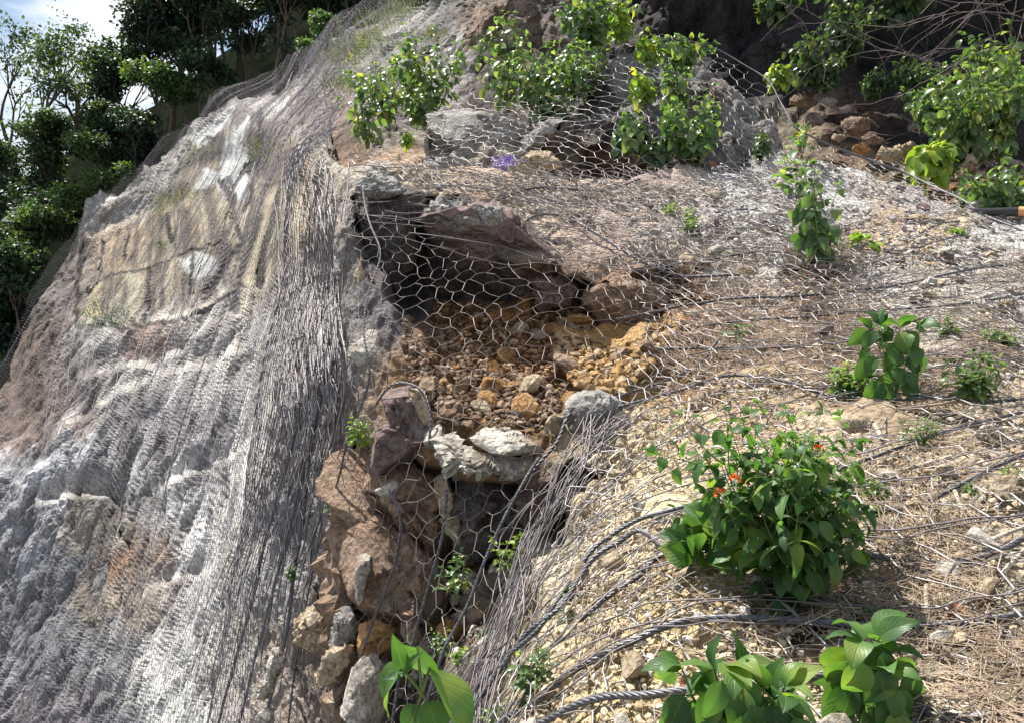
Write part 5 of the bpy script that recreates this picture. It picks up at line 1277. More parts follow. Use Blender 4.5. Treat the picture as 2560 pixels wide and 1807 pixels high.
def plant(base, height, spread, leaf, label, cat='plant', nst=6, nodes=8, wid=0.32, droop=0.9, seed=0, mat=M_LEAF, detail=(4, 6), group=None, name='shrub', lean=(0, 0), bare=0.25, pitch=0.2, stem_r=0.003, branch=0, fold=.2, wave=.05, flowers=None, tipsmall=.45, up_bias=.75, hang=.25, face=0.0, stems=None, petiole=.35):
    rng = np.random.default_rng(seed + 500)
    root = empty(name, base)
    tag(root, label, cat, group)
    st_parts, pos, dirs, ups, ln = [], [], [], [], []
    S = stems if stems is not None else [(rng.uniform(0, 2 * math.pi), rng.uniform(.15, 1.0) ** .6, rng.uniform(.62, 1.0)) for _ in range(nst)]
    tips = []
    def grow(p0, d0, L, r, n, depth):
        pts = [p0]; d = d0 / np.linalg.norm(d0)
        k = 9
        for i in range(k):
            d = d + np.array([0, 0, .10]) * up_bias + rng.normal(0, .06, 3)
            d /= np.linalg.norm(d)
            pts.append(pts[-1] + d * L / k)
        pts = np.array(pts)
        st_parts.append(path_tube(pts, r * np.linspace(1, .35, k + 1), 5))
        tips.append(pts[-1])
        a0 = rng.uniform(0, math.pi)
        for j in range(n):
            t = bare + (1 - bare) * (j + .5) / n
            x = t * k; i = min(int(x), k - 1); p = pts[i] + (pts[i + 1] - pts[i]) * (x - i)
            ax = pts[i + 1] - pts[i]; ax /= np.linalg.norm(ax)
            a = a0 + j * math.pi / 2 + rng.normal(0, .3)
            e1 = np.cross(ax, [0.3, .9, .2]); e1 /= np.linalg.norm(e1); e2 = np.cross(ax, e1)
            sz = leaf * (1 - (1 - tipsmall) * t ** 3) * rng.uniform(.7, 1.1)
            for s in (0, math.pi):
                if rng.random() < .08: continue
                o = e1 * math.cos(a + s) + e2 * math.sin(a + s)
                dd = o + ax * .3 + np.array([0, 0, pitch + rng.normal(0, .25)])
                dd /= np.linalg.norm(dd)
                q = p + dd * sz * petiole
                st_parts.append(tubes(p[None], q[None], r * .4, r * .3, 3))
                pos.append(q); dirs.append(dd + np.array([0, 0, -hang])); ups.append(np.array([0, -face, 1.0]) + rng.normal(0, .3, 3)); ln.append(sz)
            if depth > 0 and j > 0 and rng.random() < .55:
                o = e1 * math.cos(a + 1.2) + e2 * math.sin(a + 1.2)
                grow(p, o + ax * .9, L * rng.uniform(.3, .5), r * .6, max(2, n // 2), depth - 1)
        for _ in range(3):
            o = rng.normal(size=3) * .6 + d
            pos.append(pts[-1]); dirs.append(o); ups.append(np.array([0, 0, 1.0]) + rng.normal(0, .4, 3)); ln.append(leaf * tipsmall * rng.uniform(.7, 1.1))
    for a, out, hh in S:
        d0 = np.array([math.cos(a) * out * spread / height * 1.1 + lean[0], math.sin(a) * out * spread / height * 1.1 * .8 + lean[1], 1.0])
        L = height * hh * 1.02
        grow(np.array([rng.normal(0, .05) * spread, rng.normal(0, .05) * spread, -.01]), d0, L, stem_r, nodes, branch)
    V, F = join(st_parts)
    mesh_from('stems', V, F, M_STEM, smooth=True, parent=root)
    shapes = [leaf_shape(detail[0], detail[1], wid * k, fold, droop * dr, wave=wave) for k, dr in ((1, .6), (.9, 1.0), (1.1, 1.4))]
    V, F, U = place_leaves(shapes, np.array(pos), np.array(dirs), np.array(ups), np.array(ln), rng)
    mesh_from('foliage', V, F, mat, luv=U, smooth=True, parent=root)
    if flowers:
        fm = plain('orange_petals', (.75, .16, .02), .6, 0, .3, 90)
        for fp in flowers:
            q = np.array(fp) - np.array(base)
            pp = []
            for _ in range(22):
                o = rng.normal(size=3); o /= np.linalg.norm(o); o[2] = abs(o[2])
                pp.append(o)
            pp = np.array(pp)
            sv = leaf_shape(2, 3, .45, .1, .6)
            V, F, U = place_leaves([sv], q + pp * .007, pp + rng.normal(0, .3, pp.shape), rng.normal(size=pp.shape), np.full(len(pp), .009), rng)
            mesh_from('flower_head', V, F, fm, smooth=True, parent=root)
    return root

def gpt(px, py, d=None, field=FB):
    if d is None:
        d = float(field(px, py))
        if field is FB: d += float(hollow(np.array([px * 1.0]), np.array([py * 1.0]), HOLLOWS)[0])
    return unproject(px, py, d), d

def plant_at(px, py, hpx, wpx, leafpx, label, d=None, field=FB, **kw):
    b, d = gpt(px, py, d, field)
    k = d / FOC
    return plant(b, hpx * k, wpx * k * .5, leafpx * k, label, **kw)

GW = 'leafy weeds growing through the net'
b0, d0 = gpt(1965, 1510)
k0 = d0 / FOC
fl = [unproject(1838, 1200, d0 - .12), unproject(1800, 1234, d0 - .12), unproject(2046, 1125, d0)]
plant(b0, 430 * k0, 225 * k0, 68 * k0, 'large bushy green plant with orange flower heads in the middle of the lower slope', nst=25, nodes=7, wid=.31, droop=.8, hang=.5, seed=1, mat=M_LEAFBIG, branch=1, flowers=fl, bare=.1, stem_r=.003, group=GW, up_bias=.55, name='flowering_shrub', pitch=.1)
plant_at(1770, 1425, 120, 130, 105, 'weed with big round smooth leaves pressed against the left of the bushy plant', nst=5, nodes=3, wid=.40, droop=.5, seed=2, mat=M_LEAFBIG, bare=.3, group=GW, pitch=.35, hang=.1, face=2.0, tipsmall=.85, name='round_leaved_weed', detail=(6, 8))
plant_at(2065, 1430, 300, 60, 66, 'tall single-stemmed weed rising behind the right of the bushy plant', nst=2, nodes=5, wid=.30, droop=.8, seed=3, mat=M_LEAFBIG, bare=.35, group=GW, name='tall_weed', lean=(.05, .0))
plant_at(1850, 1935, 320, 330, 205, 'large broad-leaved plant cut by the bottom edge of the slope', nst=9, nodes=4, wid=.30, droop=1.1, seed=4, mat=M_LEAFBIG, bare=.35, group=GW, pitch=-.1, hang=1.3, face=1.6, detail=(6, 10), name='broad_leaved_plant', stem_r=.004, tipsmall=.55)
plant_at(2150, 1800, 250, 180, 155, 'tall plant with hanging pointed leaves at the bottom right', nst=4, nodes=4, wid=.31, droop=1.2, seed=5, mat=M_LEAFBIG, bare=.3, group=GW, pitch=-.1, hang=1.6, face=1.6, detail=(6, 10), name='broad_leaved_plant', stem_r=.003, tipsmall=.7)
plant_at(2235, 1000, 235, 130, 72, 'weed with a drooping top leaf standing alone in the right middle of the slope', nst=4, nodes=5, wid=.36, droop=1.1, seed=6, mat=M_LEAFBIG, bare=.2, group=GW, pitch=-.1, hang=1.0, face=1.0, name='weed', tipsmall=.9)
plant_at(2120, 985, 90, 240, 36, 'low leafy weed spreading at the foot of the drooping-leaf weed', nst=13, nodes=5, wid=.30, seed=7, mat=M_LEAF, bare=.1, group=GW, name='low_weed', up_bias=.3, stem_r=.0015)
plant_at(2430, 1000, 130, 200, 40, 'low green bush at the right of the slope by the clean white stone', nst=15, nodes=6, wid=.28, seed=8, mat=M_LEAF, bare=.1, group=GW, name='low_bush', up_bias=.4, stem_r=.0015)
plant_at(2490, 870, 60, 130, 26, 'small dark ferny weed above the low green bush', nst=12, nodes=6, wid=.22, seed=9, mat=M_LEAF, bare=.1, group=GW, name='low_weed', stem_r=.001)
plant_at(2370, 850, 70, 100, 26, 'thin weed left of the small dark ferny weed', nst=7, nodes=5, wid=.22, seed=10, mat=M_LEAF, bare=.2, group=GW, name='low_weed', stem_r=.001)
plant_at(2300, 1115, 95, 150, 28, 'sparse grey-green weed beside the white crumpled plastic', nst=9, nodes=6, wid=.2, seed=11, mat=M_LEAF, bare=.15, group=GW, name='low_weed', stem_r=.001)
plant_at(1842, 845, 45, 36, 42, 'tiny weed of two or three leaves alone on the twiggy slope', nst=2, nodes=2, wid=.34, droop=1.0, seed=12, mat=M_LEAFBIG, group=GW, name='small_weed', stem_r=.0015)
plant_at(2050, 650, 250, 170, 46, 'tall heart-leaved weed standing on the sunlit ledge', nst=7, nodes=7, wid=.40, droop=1.1, seed=13, mat=M_LEAF, bare=.08, group=GW, name='heart_leaved_weed', pitch=-.1, hang=.9, face=.8, lean=(-.12, 0), stem_r=.004)
plant_at(1985, 500, 110, 60, 40, 'upright leafy stem just behind the tall heart-leaved weed', nst=3, nodes=5, wid=.38, seed=14, mat=M_LEAF, group=GW, name='heart_leaved_weed', stem_r=.003)
plant_at(2150, 625, 36, 70, 42, 'pair of broad leaves right of the tall heart-leaved weed', nst=3, nodes=2, wid=.42, seed=15, mat=M_LEAFYEL, group=GW, name='small_weed')
plant_at(2395, 592, 34, 110, 18, 'pale-green feathery tuft on the right ledge', nst=12, nodes=6, wid=.18, seed=16, mat=M_LEAFYEL, group=GW, name='tuft', stem_r=.0012, bare=.1)
plant_at(1725, 590, 60, 90, 26, 'small dusty weed on the ledge under the mound', nst=6, nodes=4, wid=.3, seed=17, mat=M_LEAF, group=GW, name='small_weed', stem_r=.0015)
plant_at(1672, 540, 40, 80, 16, 'bright grassy tuft left of the dusty weed', nst=12, nodes=5, wid=.16, seed=18, mat=M_LEAFYEL, group=GW, name='tuft', stem_r=.001)
plant_at(1720, 545, 30, 50, 16, 'small bright tuft just above the dusty weed', nst=8, nodes=4, wid=.16, seed=19, mat=M_LEAFYEL, group=GW, name='tuft', stem_r=.001)
for (px, py, w_, h_, lf, lab, sd) in [(2190, 1240, 60, 50, 40, 'small weed with three leaves right of the bushy plant top', 40), (2180, 1290, 50, 40, 26, 'tiny weed under the three-leaved weed', 41), (2420, 1235, 60, 45, 22, 'dark small weed among the straw', 42), (2530, 1210, 90, 60, 26, 'dark weed with a yellow top at the right edge', 43),
        (2190, 1560, 90, 60, 30, 'small weed between the bushy plant and the tall bottom plant', 44), (2230, 1800, 110, 70, 40, 'small weed at the bottom right of the tall bottom plant', 45), (2140, 1440, 110, 90, 44, 'leafy shoots at the right foot of the bushy plant', 46), (2510, 870, 50, 40, 20, 'thin sprig at the right edge', 47)]:
    plant_at(px, py, h_, w_, lf, lab, nst=5, nodes=4, wid=.27, seed=sd, mat=M_LEAF, group=GW, name='small_weed', stem_r=.0012)
# gully and cliff-edge weeds
GG = 'weeds in the gully'
for (px, py, w_, h_, lf, lab, sd, yd) in [(1140, 1500, 130, 150, 34, 'weed with small rounded leaves in the shaded gully', 20, 2.5), (1270, 1440, 130, 130, 34, 'pale weed on the right side of the gully', 21, 2.4), (1428, 1550, 60, 110, 40, 'single pale sprig on the white rock at the gully edge', 22, 1.98), (1225, 1610, 70, 55, 30, 'small weed behind the hanging rope in the lower gully', 23, 2.25),
        (1160, 1660, 80, 50, 34, 'yellowish weed low in the gully', 24, 2.3), (1335, 1760, 110, 140, 50, 'drooping weed between the lower ropes', 25, 1.75), (1225, 1840, 120, 110, 34, 'weed at the bottom edge below the drooping weed', 26, 1.85), (900, 1130, 55, 110, 26, 'little weed climbing the net at the left rim of the hollow', 27, 2.95), (838, 1290, 80, 70, 28, 'weed on the cliff edge beside the gully', 28, 3.05),
        (728, 1450, 30, 40, 14, 'tiny pale tuft on the cliff edge', 29, 3.5), (1290, 1700, 90, 70, 24, 'fine leafy sprig among the ropes', 31, 1.95), (1100, 1640, 110, 80, 26, 'dim weed under the gully overhang', 32, 2.55)]:
    plant_at(px, py, h_, w_, lf, lab, d=yd, nst=6, nodes=5, wid=.3, seed=sd, mat=M_LEAF if sd % 3 else M_LEAFYEL, group=GG, name='small_weed', stem_r=.0015)
# the big curled leaf close to the camera
def near_plant():
    foot = unproject(1330, 2330, 1.42); top = unproject(1075, 1760, 1.02)
    root = empty('broad_leaved_plant', foot)
    tag(root, 'very close plant with big curled bright leaves cut by the bottom edge', 'plant', GW)
    stem = catmull(np.array([foot, foot + (top - foot) * .4 + [.02, -.05, .06], top]), .02) - foot
    V, F = path_tube(stem, np.linspace(.005, .003, len(stem)), 7)
    parts = [(V, F)]
    k = 1.02 / FOC
    t0 = top - foot
    fw = lambda x, y, z=0: np.array([x * k, z, -y * k])
    specs = [  # tip direction in frame px, length px, width, droop, up
        (fw(-20, 130), 215, .42, .5, (-.1, -.9, .6), 0, (-30, -150)), (fw(115, 140), 300, .26, .35, (.75, -.2, .6), .5, (0, -95)), (fw(-75, 120), 200, .30, .7, (-.8, -.4, .5), .3, (-75, -100)),
        (fw(-20, -110), 130, .22, .2, (.5, -.8, .1), 0, (-65, -85)), (fw(40, -60), 90, .2, .3, (-.6, -.6, .3), 0, (-65, -85)), (fw(-60, 5), 75, .2, .4, (0, -.5, .9), 0, (-60, -80)), (fw(60, 90), 150, .34, .6, (.2, -.8, .5), 0, (-10, -10)), (fw(-50, 110), 140, .34, .8, (-.3, -.8, .5), 0, (-30, 0))]
    rng = np.random.default_rng(3)
    VV, FF, UU, off = [], [], [], 0
    for dvec, Lpx, wd, dr, up, curl, o in specs:
        shp = leaf_shape(8, 14, wd, .12, dr, wave=.08, curl=curl)
        p = t0 + fw(*o)
        V, F, U = place_leaves([shp], p[None], (dvec + np.array([0, rng.normal(0, .02), 0]))[None], np.array([up], float), np.array([Lpx * k * .84]), rng)
        VV.append(V); FF.append(F + off); UU.append(U); off += len(V)
        parts.append(tubes((t0 + fw(-20, -30))[None], p[None], .0022, .0018, 5))
    V, F = join(parts)
    mesh_from('stems', V, F, M_STEM, smooth=True, parent=root)
    mesh_from('foliage', np.concatenate(VV), np.concatenate(FF), M_LEAFBIG, luv=np.concatenate(UU), smooth=True, parent=root)
near_plant()
# climbers of the mound, terrace shrubs
GM = 'climbing weeds on the mound'
for (px, py, w_, h_, lf, lab, sd, ns, mt) in [(1700, 170, 150, 90, 36, 'leafy climber over the crest of the mound', 50, 9, M_LEAF), (1620, 160, 60, 70, 32, 'pale climber left on the mound crest', 51, 5, M_LEAFYEL), (1610, 260, 70, 70, 34, 'small climber in the upper middle of the mound', 52, 4, M_LEAFYEL), (1690, 270, 80, 110, 34, 'climber stem hanging below the mound crest', 53, 5, M_LEAF),
        (1730, 400, 130, 150, 38, 'dense climber on the right of the mound face', 54, 10, M_LEAF), (1570, 380, 90, 80, 42, 'large-leaved climber on the left of the mound face', 55, 5, M_LEAF), (1640, 410, 90, 70, 36, 'dark climber at the foot of the mound face', 56, 6, M_LEAFDARK), (1770, 330, 60, 90, 34, 'thin climber near the right edge rope', 57, 4, M_LEAF),
        (1900, 385, 70, 60, 26, 'dull small weed low on the right of the mound', 58, 6, M_LEAFDARK)]:
    b = unproject(px, py, float(FC(px, py)) - .05)
    kk = float(FC(px, py)) / FOC
    plant(b, h_ * kk, w_ * kk * .6, lf * kk, lab, nst=ns, nodes=4, branch=1, up_bias=.25, wid=.36, droop=1.1, seed=sd, mat=mt, group=GM, name='climber', stem_r=.004, pitch=-.1, bare=.1, hang=.8, face=.5)
plant_at(2005, 395, 80, 50, 50, 'upright broad-leaved sprig where the edge rope meets the bank', d=5.75, nst=3, nodes=3, wid=.34, seed=59, mat=M_LEAF, group=GM, name='sprig', stem_r=.004)
GT = 'shrubs on the terrace'
for (px, py, d, w_, h_, lf, lab, sd, ns, mt) in [(1370, 320, 6.5, 210, 170, 36, 'big leafy shrub between the boxy boulder and the mound', 60, 20, M_LEAF), (1270, 280, 6.9, 130, 175, 36, 'leaning shrub with a bare stem behind the boxy boulder', 61, 9, M_LEAF), (1480, 130, 6.95, 130, 110, 36, 'bright shrub growing up over the left shoulder of the mound', 62, 13, M_LEAF), (1430, 240, 6.7, 130, 110, 36, 'shrub on the left slope of the mound', 63, 12, M_LEAF),
        (1090, 275, 7.0, 140, 130, 32, 'shrub left of the boxy boulder on the terrace', 64, 12, M_LEAF), (1030, 290, 7.2, 80, 110, 30, 'thin shrub leaning on the netted cliff', 65, 6, M_LEAF), (920, 370, 6.3, 60, 150, 32, 'upright shrub at the left end of the terrace', 66, 7, M_LEAF), (970, 310, 6.7, 90, 90, 30, 'leafy shrub above the orange soil', 67, 7, M_LEAF), (1050, 310, 6.7, 90, 70, 28, 'low shrub at the top of the orange soil', 68, 7, M_LEAF),
        (1020, 370, 6.2, 36, 30, 20, 'tiny yellow-green weed on the orange soil', 69, 3, M_LEAFYEL), (1540, 110, 7.0, 50, 90, 34, 'tall pale leaf stalks on the mound crest', 70, 4, M_LEAFYEL), (1560, 90, 7.2, 60, 50, 30, 'leaf tips beside the tall pale leaf stalks', 71, 5, M_LEAF), (1340, 420, 5.9, 50, 60, 26, 'dim weed between boulder and grey wedge', 72, 4, M_LEAFDARK)]:
    plant_at(px, py, h_ * 1.25, w_ * 1.4, lf * .92, lab, d=d, nst=ns, nodes=5, wid=.36, droop=.9, seed=sd, mat=mt, group=GT, branch=1, up_bias=.3, name='shrub', stem_r=.005, bare=.1, hang=.8, face=.6)
GR = 'shrubs on the orange bank'
for (px, py, d, w_, h_, lf, lab, sd, ns, mt) in [(2400, 440, 6.3, 230, 240, 34, 'dense green shrub filling the right end of the bank', 80, 26, M_LEAF), (2500, 400, 6.4, 180, 260, 34, 'taller shrub against the right edge of the frame', 81, 18, M_LEAF), (2330, 320, 6.9, 130, 130, 32, 'shrub at the left of the dense green shrub', 82, 12, M_LEAF), (2440, 220, 7.0, 60, 140, 34, 'tall leafy shoot standing above the shrubs', 83, 4, M_LEAF), (2510, 210, 7.0, 80, 90, 32, 'pale shoot at the top right', 84, 5, M_LEAFYEL),
        (2330, 450, 5.9, 80, 90, 56, 'pale broad-leaved weed in front of the bank', 85, 5, M_LEAFYEL), (2490, 530, 5.2, 110, 110, 40, 'broad-leaved weed behind the black pole', 86, 9, M_LEAF), (2420, 520, 5.4, 70, 50, 26, 'low weeds where the rope reaches the pole', 87, 7, M_LEAFDARK), (2555, 520, 5.3, 110, 90, 34, 'shady weed right of the pole end', 88, 8, M_LEAFDARK),
        (1945, 215, 7.6, 50, 50, 28, 'small bright weed at the top of the mound edge rope', 89, 5, M_LEAFYEL), (2015, 210, 7.9, 120, 110, 30, 'dull green shrub in shade at the top of the bank', 90, 14, M_LEAFDARK), (2110, 160, 8.2, 180, 160, 30, 'dark creeper hanging on the shaded wall', 91, 16, M_LEAFDARK), (2060, 220, 7.9, 150, 70, 22, 'dark low weeds at the foot of the shaded wall', 92, 12, M_LEAFDARK),
        (1950, 45, 8.8, 150, 80, 30, 'dark leafy sprays at the top of the shaded wall', 93, 12, M_LEAFDARK), (2180, 240, 7.8, 160, 60, 22, 'dim weeds above the orange bank', 94, 12, M_LEAFDARK), (2280, 230, 7.7, 140, 80, 24, 'dim shrub left of the tall leafy shoot', 95, 10, M_LEAFDARK), (2250, 60, 8.6, 250, 120, 30, 'dark foliage under the dry branches', 96, 14, M_LEAFDARK), (2470, 330, 6.8, 220, 120, 34, 'green mass of leaves behind the tall shrub', 97, 18, M_LEAF)]:
    plant_at(px, py, h_, w_, lf, lab, d=d, nst=ns, nodes=5, wid=.36, droop=1.0, seed=sd, mat=mt, group=GR, branch=1, up_bias=.3, name='shrub', stem_r=.005, bare=.08, pitch=-.05, hang=.8, face=.6)

# tangles of bare dry branches at the top right
rng = np.random.default_rng(77)
for (px, py, d, n, lab, dx) in [(2460, 190, 7.4, 12, 'tangle of thin bare dry branches hanging at the top right', -.6), (2300, 120, 7.8, 9, 'sparse bare twigs in front of the dark wall', .3), (2580, 120, 6.9, 9, 'bare dry branches at the top right corner', -.8), (1400, 60, 9.6, 7, 'thin vine stems on the brown rock wall', .2)]:
    b = unproject(px, py, d)
    parts = []
    for i in range(n):
        p = b + rng.normal(0, .35, 3) * np.array([1.2, .3, .7]); dd = np.array([dx + rng.normal(0, .7), rng.normal(0, .3), rng.normal(.1, .8)])
        dd /= np.linalg.norm(dd); pts = [p]
        for _ in range(14):
            dd = dd + rng.normal(0, .13, 3) + np.array([0, 0, -.03]); dd /= np.linalg.norm(dd); pts.append(pts[-1] + dd * .11)
            if rng.random() < .35:
                e = dd + rng.normal(0, .6, 3); e /= np.linalg.norm(e)
                q = pts[-1]
                parts.append(path_tube(np.array([q, q + e * .12, q + e * .25 + rng.normal(0, .02, 3), q + e * .4 + rng.normal(0, .04, 3)]), np.array([.0024, .002, .0016, .001]), 3))
        parts.append(path_tube(np.array(pts), np.linspace(.0045, .002, len(pts)), 4))
    V, F = join(parts)
    ob = mesh_from('bare_branches', V - b, F, plain('grey_branch', (.20, .165, .16), .85, 0, .3, 8), smooth=True); ob.location = [float(v) for v in b]
    tag(ob, lab, 'dry branches', 'bare dry branches')

# ------------------------------------------------------------------ small odd things
def crumple(name, px, py, d, sx, sy, sz, mat, label, cat, seed):
    b = unproject(px, py, d)
    bm = bmesh.new(); bmesh.ops.create_icosphere(bm, subdivisions=4, radius=1)
    V = np.array([v.co[:] for v in bm.verts]); F = np.array([[v.index for v in f.verts] for f in bm.faces]); bm.free()
    V = V * (1 + .45 * facets(V * 2.1 + seed, seed, 20)[:, None] + .15 * fbm(V * 4 + seed, 3, seed)[:, None])
    ob = mesh_from(name, V * np.array([sx, sy, sz]), F, mat); ob.location = [float(v) for v in b]
    return tag(ob, label, cat)
crumple('plastic_wrapper', 2233, 1092, 2.38, .042, .03, .028, plain('white_plastic', (.70, .70, .72), .25, 0, .08, 30), 'white crumpled plastic wrapper lying beside the sparse weed', 'plastic litter', 3)
crumple('paper_scrap', 2310, 1190, 2.1, .02, .012, .006, plain('pale_paper', (.5, .42, .36), .7, 0, .2, 30), 'pale scrap of paper on the soil right of the bushy plant', 'paper litter', 5)
def curled_leaf(px, py, d, L, ang, label, seed, wd=.34):
    b = unproject(px, py, d)
    shp = leaf_shape(6, 8, wd, .55, 1.3, wave=.15)
    r = np.random.default_rng(seed)
    V, F, U = place_leaves([shp], np.zeros((1, 3)), np.array([[math.cos(ang), .1, math.sin(ang) + .35]]), np.array([[0.1, -.5, .8]]), np.array([L]), r)
    ob = mesh_from('dry_leaf', V, F, M_DRYLEAF, luv=U, smooth=True); ob.location = [float(v) for v in b]
    tag(ob, label, 'dry leaf', 'dry fallen leaves')
curled_leaf(1850, 1040, 2.6, .085, .1, 'big curled reddish dry leaf propped above its shadow in mid-slope', 1)
curled_leaf(1905, 1035, 2.6, .05, -.2, 'smaller fold of dry leaf right of the big curled dry leaf', 2)
for k, (px, py, L, a, lab) in enumerate([(2210, 1470, .05, .3, 'dark red dry leaf under the bushy plant'), (2250, 1480, .04, 2.5, 'second dark dry leaf under the bushy plant'), (2390, 1310, .045, .2, 'tan dry leaf among the straw'), (2380, 1555, .05, 1.0, 'brown dry leaf above the thick rope'), (2300, 990, .06, 2.9, 'reddish dry leaf under the low weed'),
        (2150, 1740, .05, .5, 'brown dry leaf below the tall bottom plant'), (1700, 1715, .04, .2, 'small dry leaf at the left bottom plant'), (2010, 690, .05, .3, 'dark red dry leaf in the pit under the tall heart-leaved weed'), (1775, 420, .09, .4, 'orange dead leaf caught on the mound face')]):
    dd = float(FC(px, py)) - .1 if k == 8 else float(FB(px, py)) - .01
    curled_leaf(px, py, dd, L, a, lab, k + 9)
# purple plastic fibres tangled under the net
def fibres():
    b = unproject(1262, 420, 5.35)
    rng = np.random.default_rng(9)
    parts = []
    for i in range(80):
        p = rng.normal(0, 1, 3) * np.array([.035, .03, .014]); dd = rng.normal(size=3) * np.array([1, .6, .6]); dd /= np.linalg.norm(dd)
        pts = [p]
        for _ in range(5):
            dd = dd + rng.normal(0, .35, 3); dd /= np.linalg.norm(dd); pts.append(pts[-1] + dd * .02)
        parts.append(path_tube(np.array(pts), .0024, 4))
    V, F = join(parts)
    ob = mesh_from('plastic_string', V, F, plain('purple_plastic', (.24, .13, .60), .35, 0, .35, 60), smooth=True); ob.location = [float(v) for v in b]
    tag(ob, 'tangle of purple plastic string lying in the trough below the mound', 'plastic string')
fibres()

# ------------------------------------------------------------------ wooded hillside behind the cliff
def hillside():
    top = [(-1400, 1000), (-600, 900), (-200, 640), (0, 520), (120, 420), (220, 360), (320, 300), (420, 250), (560, 140), (700, 40), (860, -60), (1100, -220), (1500, -420)]
    xs = np.arange(-1400, 1500, 30.0)
    ty = line_y(top, xs)
    rows = []
    for k, (f, d) in enumerate([(0, 70), (0.0, 54), (.12, 49), (.3, 45), (.55, 41), (.8, 38), (1, 35)]):
        y = ty + f * 900 + (60 if k == 0 else 0)
        rows.append(unproject(xs, y, np.full(len(xs), float(d))))
    P = np.concatenate(rows)
    P = P + 0.5 * np.stack([fbm(P * .3, 3, 1), fbm(P * .3, 3, 2), fbm(P * .3, 3, 3)], 1)
    n = len(xs); R = len(rows)
    a = (np.arange(R - 1)[:, None] * n + np.arange(n - 1)[None]).ravel()
    F = np.stack([a, a + n, a + n + 1, a + 1], 1)
    ob = mesh_from('hillside', P, F, plain('forest_floor', (.010, .013, .008), .95, 0, .5, .8), smooth=True)
    ob['kind'] = 'structure'
hillside()

TREE_LEAF = [leaf_shape(2, 2, .34, .2, .7), leaf_shape(2, 2, .42, .1, .3)]
def tree(px, py, d, hpx, wpx, label, kind=M_TREE, nleaf=4200, leaf=.24, seed=0, open_=0.0, split=.35, lean=0.0, group='trees beyond the cliff', name='tree', trunk_r=None, crown_lo=.3):
    rng = np.random.default_rng(seed + 900)
    base = unproject(px, py, d)
    k = d / FOC
    Hh, Wd = hpx * k, wpx * k * .5
    root = empty(name, base)
    tag(root, label, 'tree' if name == 'tree' else 'bush', group)
    segs, ends = [], []
    tr = trunk_r if trunk_r else Hh * .014
    def grow(p, dirn, L, r, depth):
        pts = [p]; dd = dirn / np.linalg.norm(dirn)
        for _ in range(5):
            dd = dd + rng.normal(0, .10, 3) + np.array([0, 0, .05]); dd /= np.linalg.norm(dd)
            pts.append(pts[-1] + dd * L / 5)
        pts = np.array(pts)
        segs.append(path_tube(pts, r * np.linspace(1, .55, 6), 6))
        if depth == 0:
            ends.extend([pts[-1], pts[3], pts[4]])
            return
        ends.extend([pts[-1]])
        n = int(rng.integers(3, 5))
        for j in range(n):
            a = rng.uniform(0, 2 * math.pi) if depth < 3 else j * 2 * math.pi / n + rng.normal(0, .3)
            e1 = np.cross(dd, [0.2, .9, .1]); e1 /= np.linalg.norm(e1); e2 = np.cross(dd, e1)
            o = e1 * math.cos(a) + e2 * math.sin(a)
            sp = rng.uniform(.45, 1.0) * (Wd / (Hh * .42))
            s = pts[rng.integers(2, 6)] if j else pts[-1]
            grow(s, dd + o * sp, L * rng.uniform(.55, .8), r * .55, depth - 1)
    grow(np.zeros(3), np.array([lean, 0, 1.0]), Hh * split, tr, 3)
    V, F = join(segs)
    mesh_from('trunk', V, F, M_BARK, smooth=True, parent=root)
    E = np.array(ends)
    # pull the twig ends into the crown's size
    zt = E[:, 2].max(); E[:, 2] *= min(1.15, Hh / max(zt, .1))
    rad = np.hypot(E[:, 0] - lean * E[:, 2], E[:, 1]); over = np.maximum(rad / Wd, 1)
    E[:, 0] = lean * E[:, 2] + (E[:, 0] - lean * E[:, 2]) / over; E[:, 1] /= over
    E = E[E[:, 2] > crown_lo * Hh]
    if len(E) < 6: E = np.vstack([E, rng.normal(0, 1, (12, 3)) * [Wd * .5, Wd * .5, Hh * .2] + [0, 0, Hh * .6]])
    sel = rng.permutation(len(E))[:max(14, int(len(E) * (1 - open_)))]
    E = E[sel]
    cs = Wd * (.22 if open_ else .36)
    w = rng.uniform(.3, 1.0, len(E)); w /= w.sum()
    c = rng.choice(len(E), nleaf, p=w)
    g = rng.normal(0, 1, (nleaf, 3)); g /= np.linalg.norm(g, axis=1, keepdims=True)
    rr = rng.random((nleaf, 1)) ** .45
    pos = E[c] + g * rr * cs * np.array([1.25, 1.25, .62]) * (0.6 + .8 * rng.random((len(E), 1)))[c]
    dirs = g * .6 + rng.normal(0, .6, (nleaf, 3)) + np.array([0, 0, -.2])
    ups = np.array([0, 0, 1.0]) + rng.normal(0, .55, (nleaf, 3))
    V, F, U = place_leaves(TREE_LEAF, pos, dirs, ups, leaf * rng.uniform(.6, 1.2, nleaf), rng)
    mesh_from('crown', V, F, kind, smooth=False, parent=root)
    return root

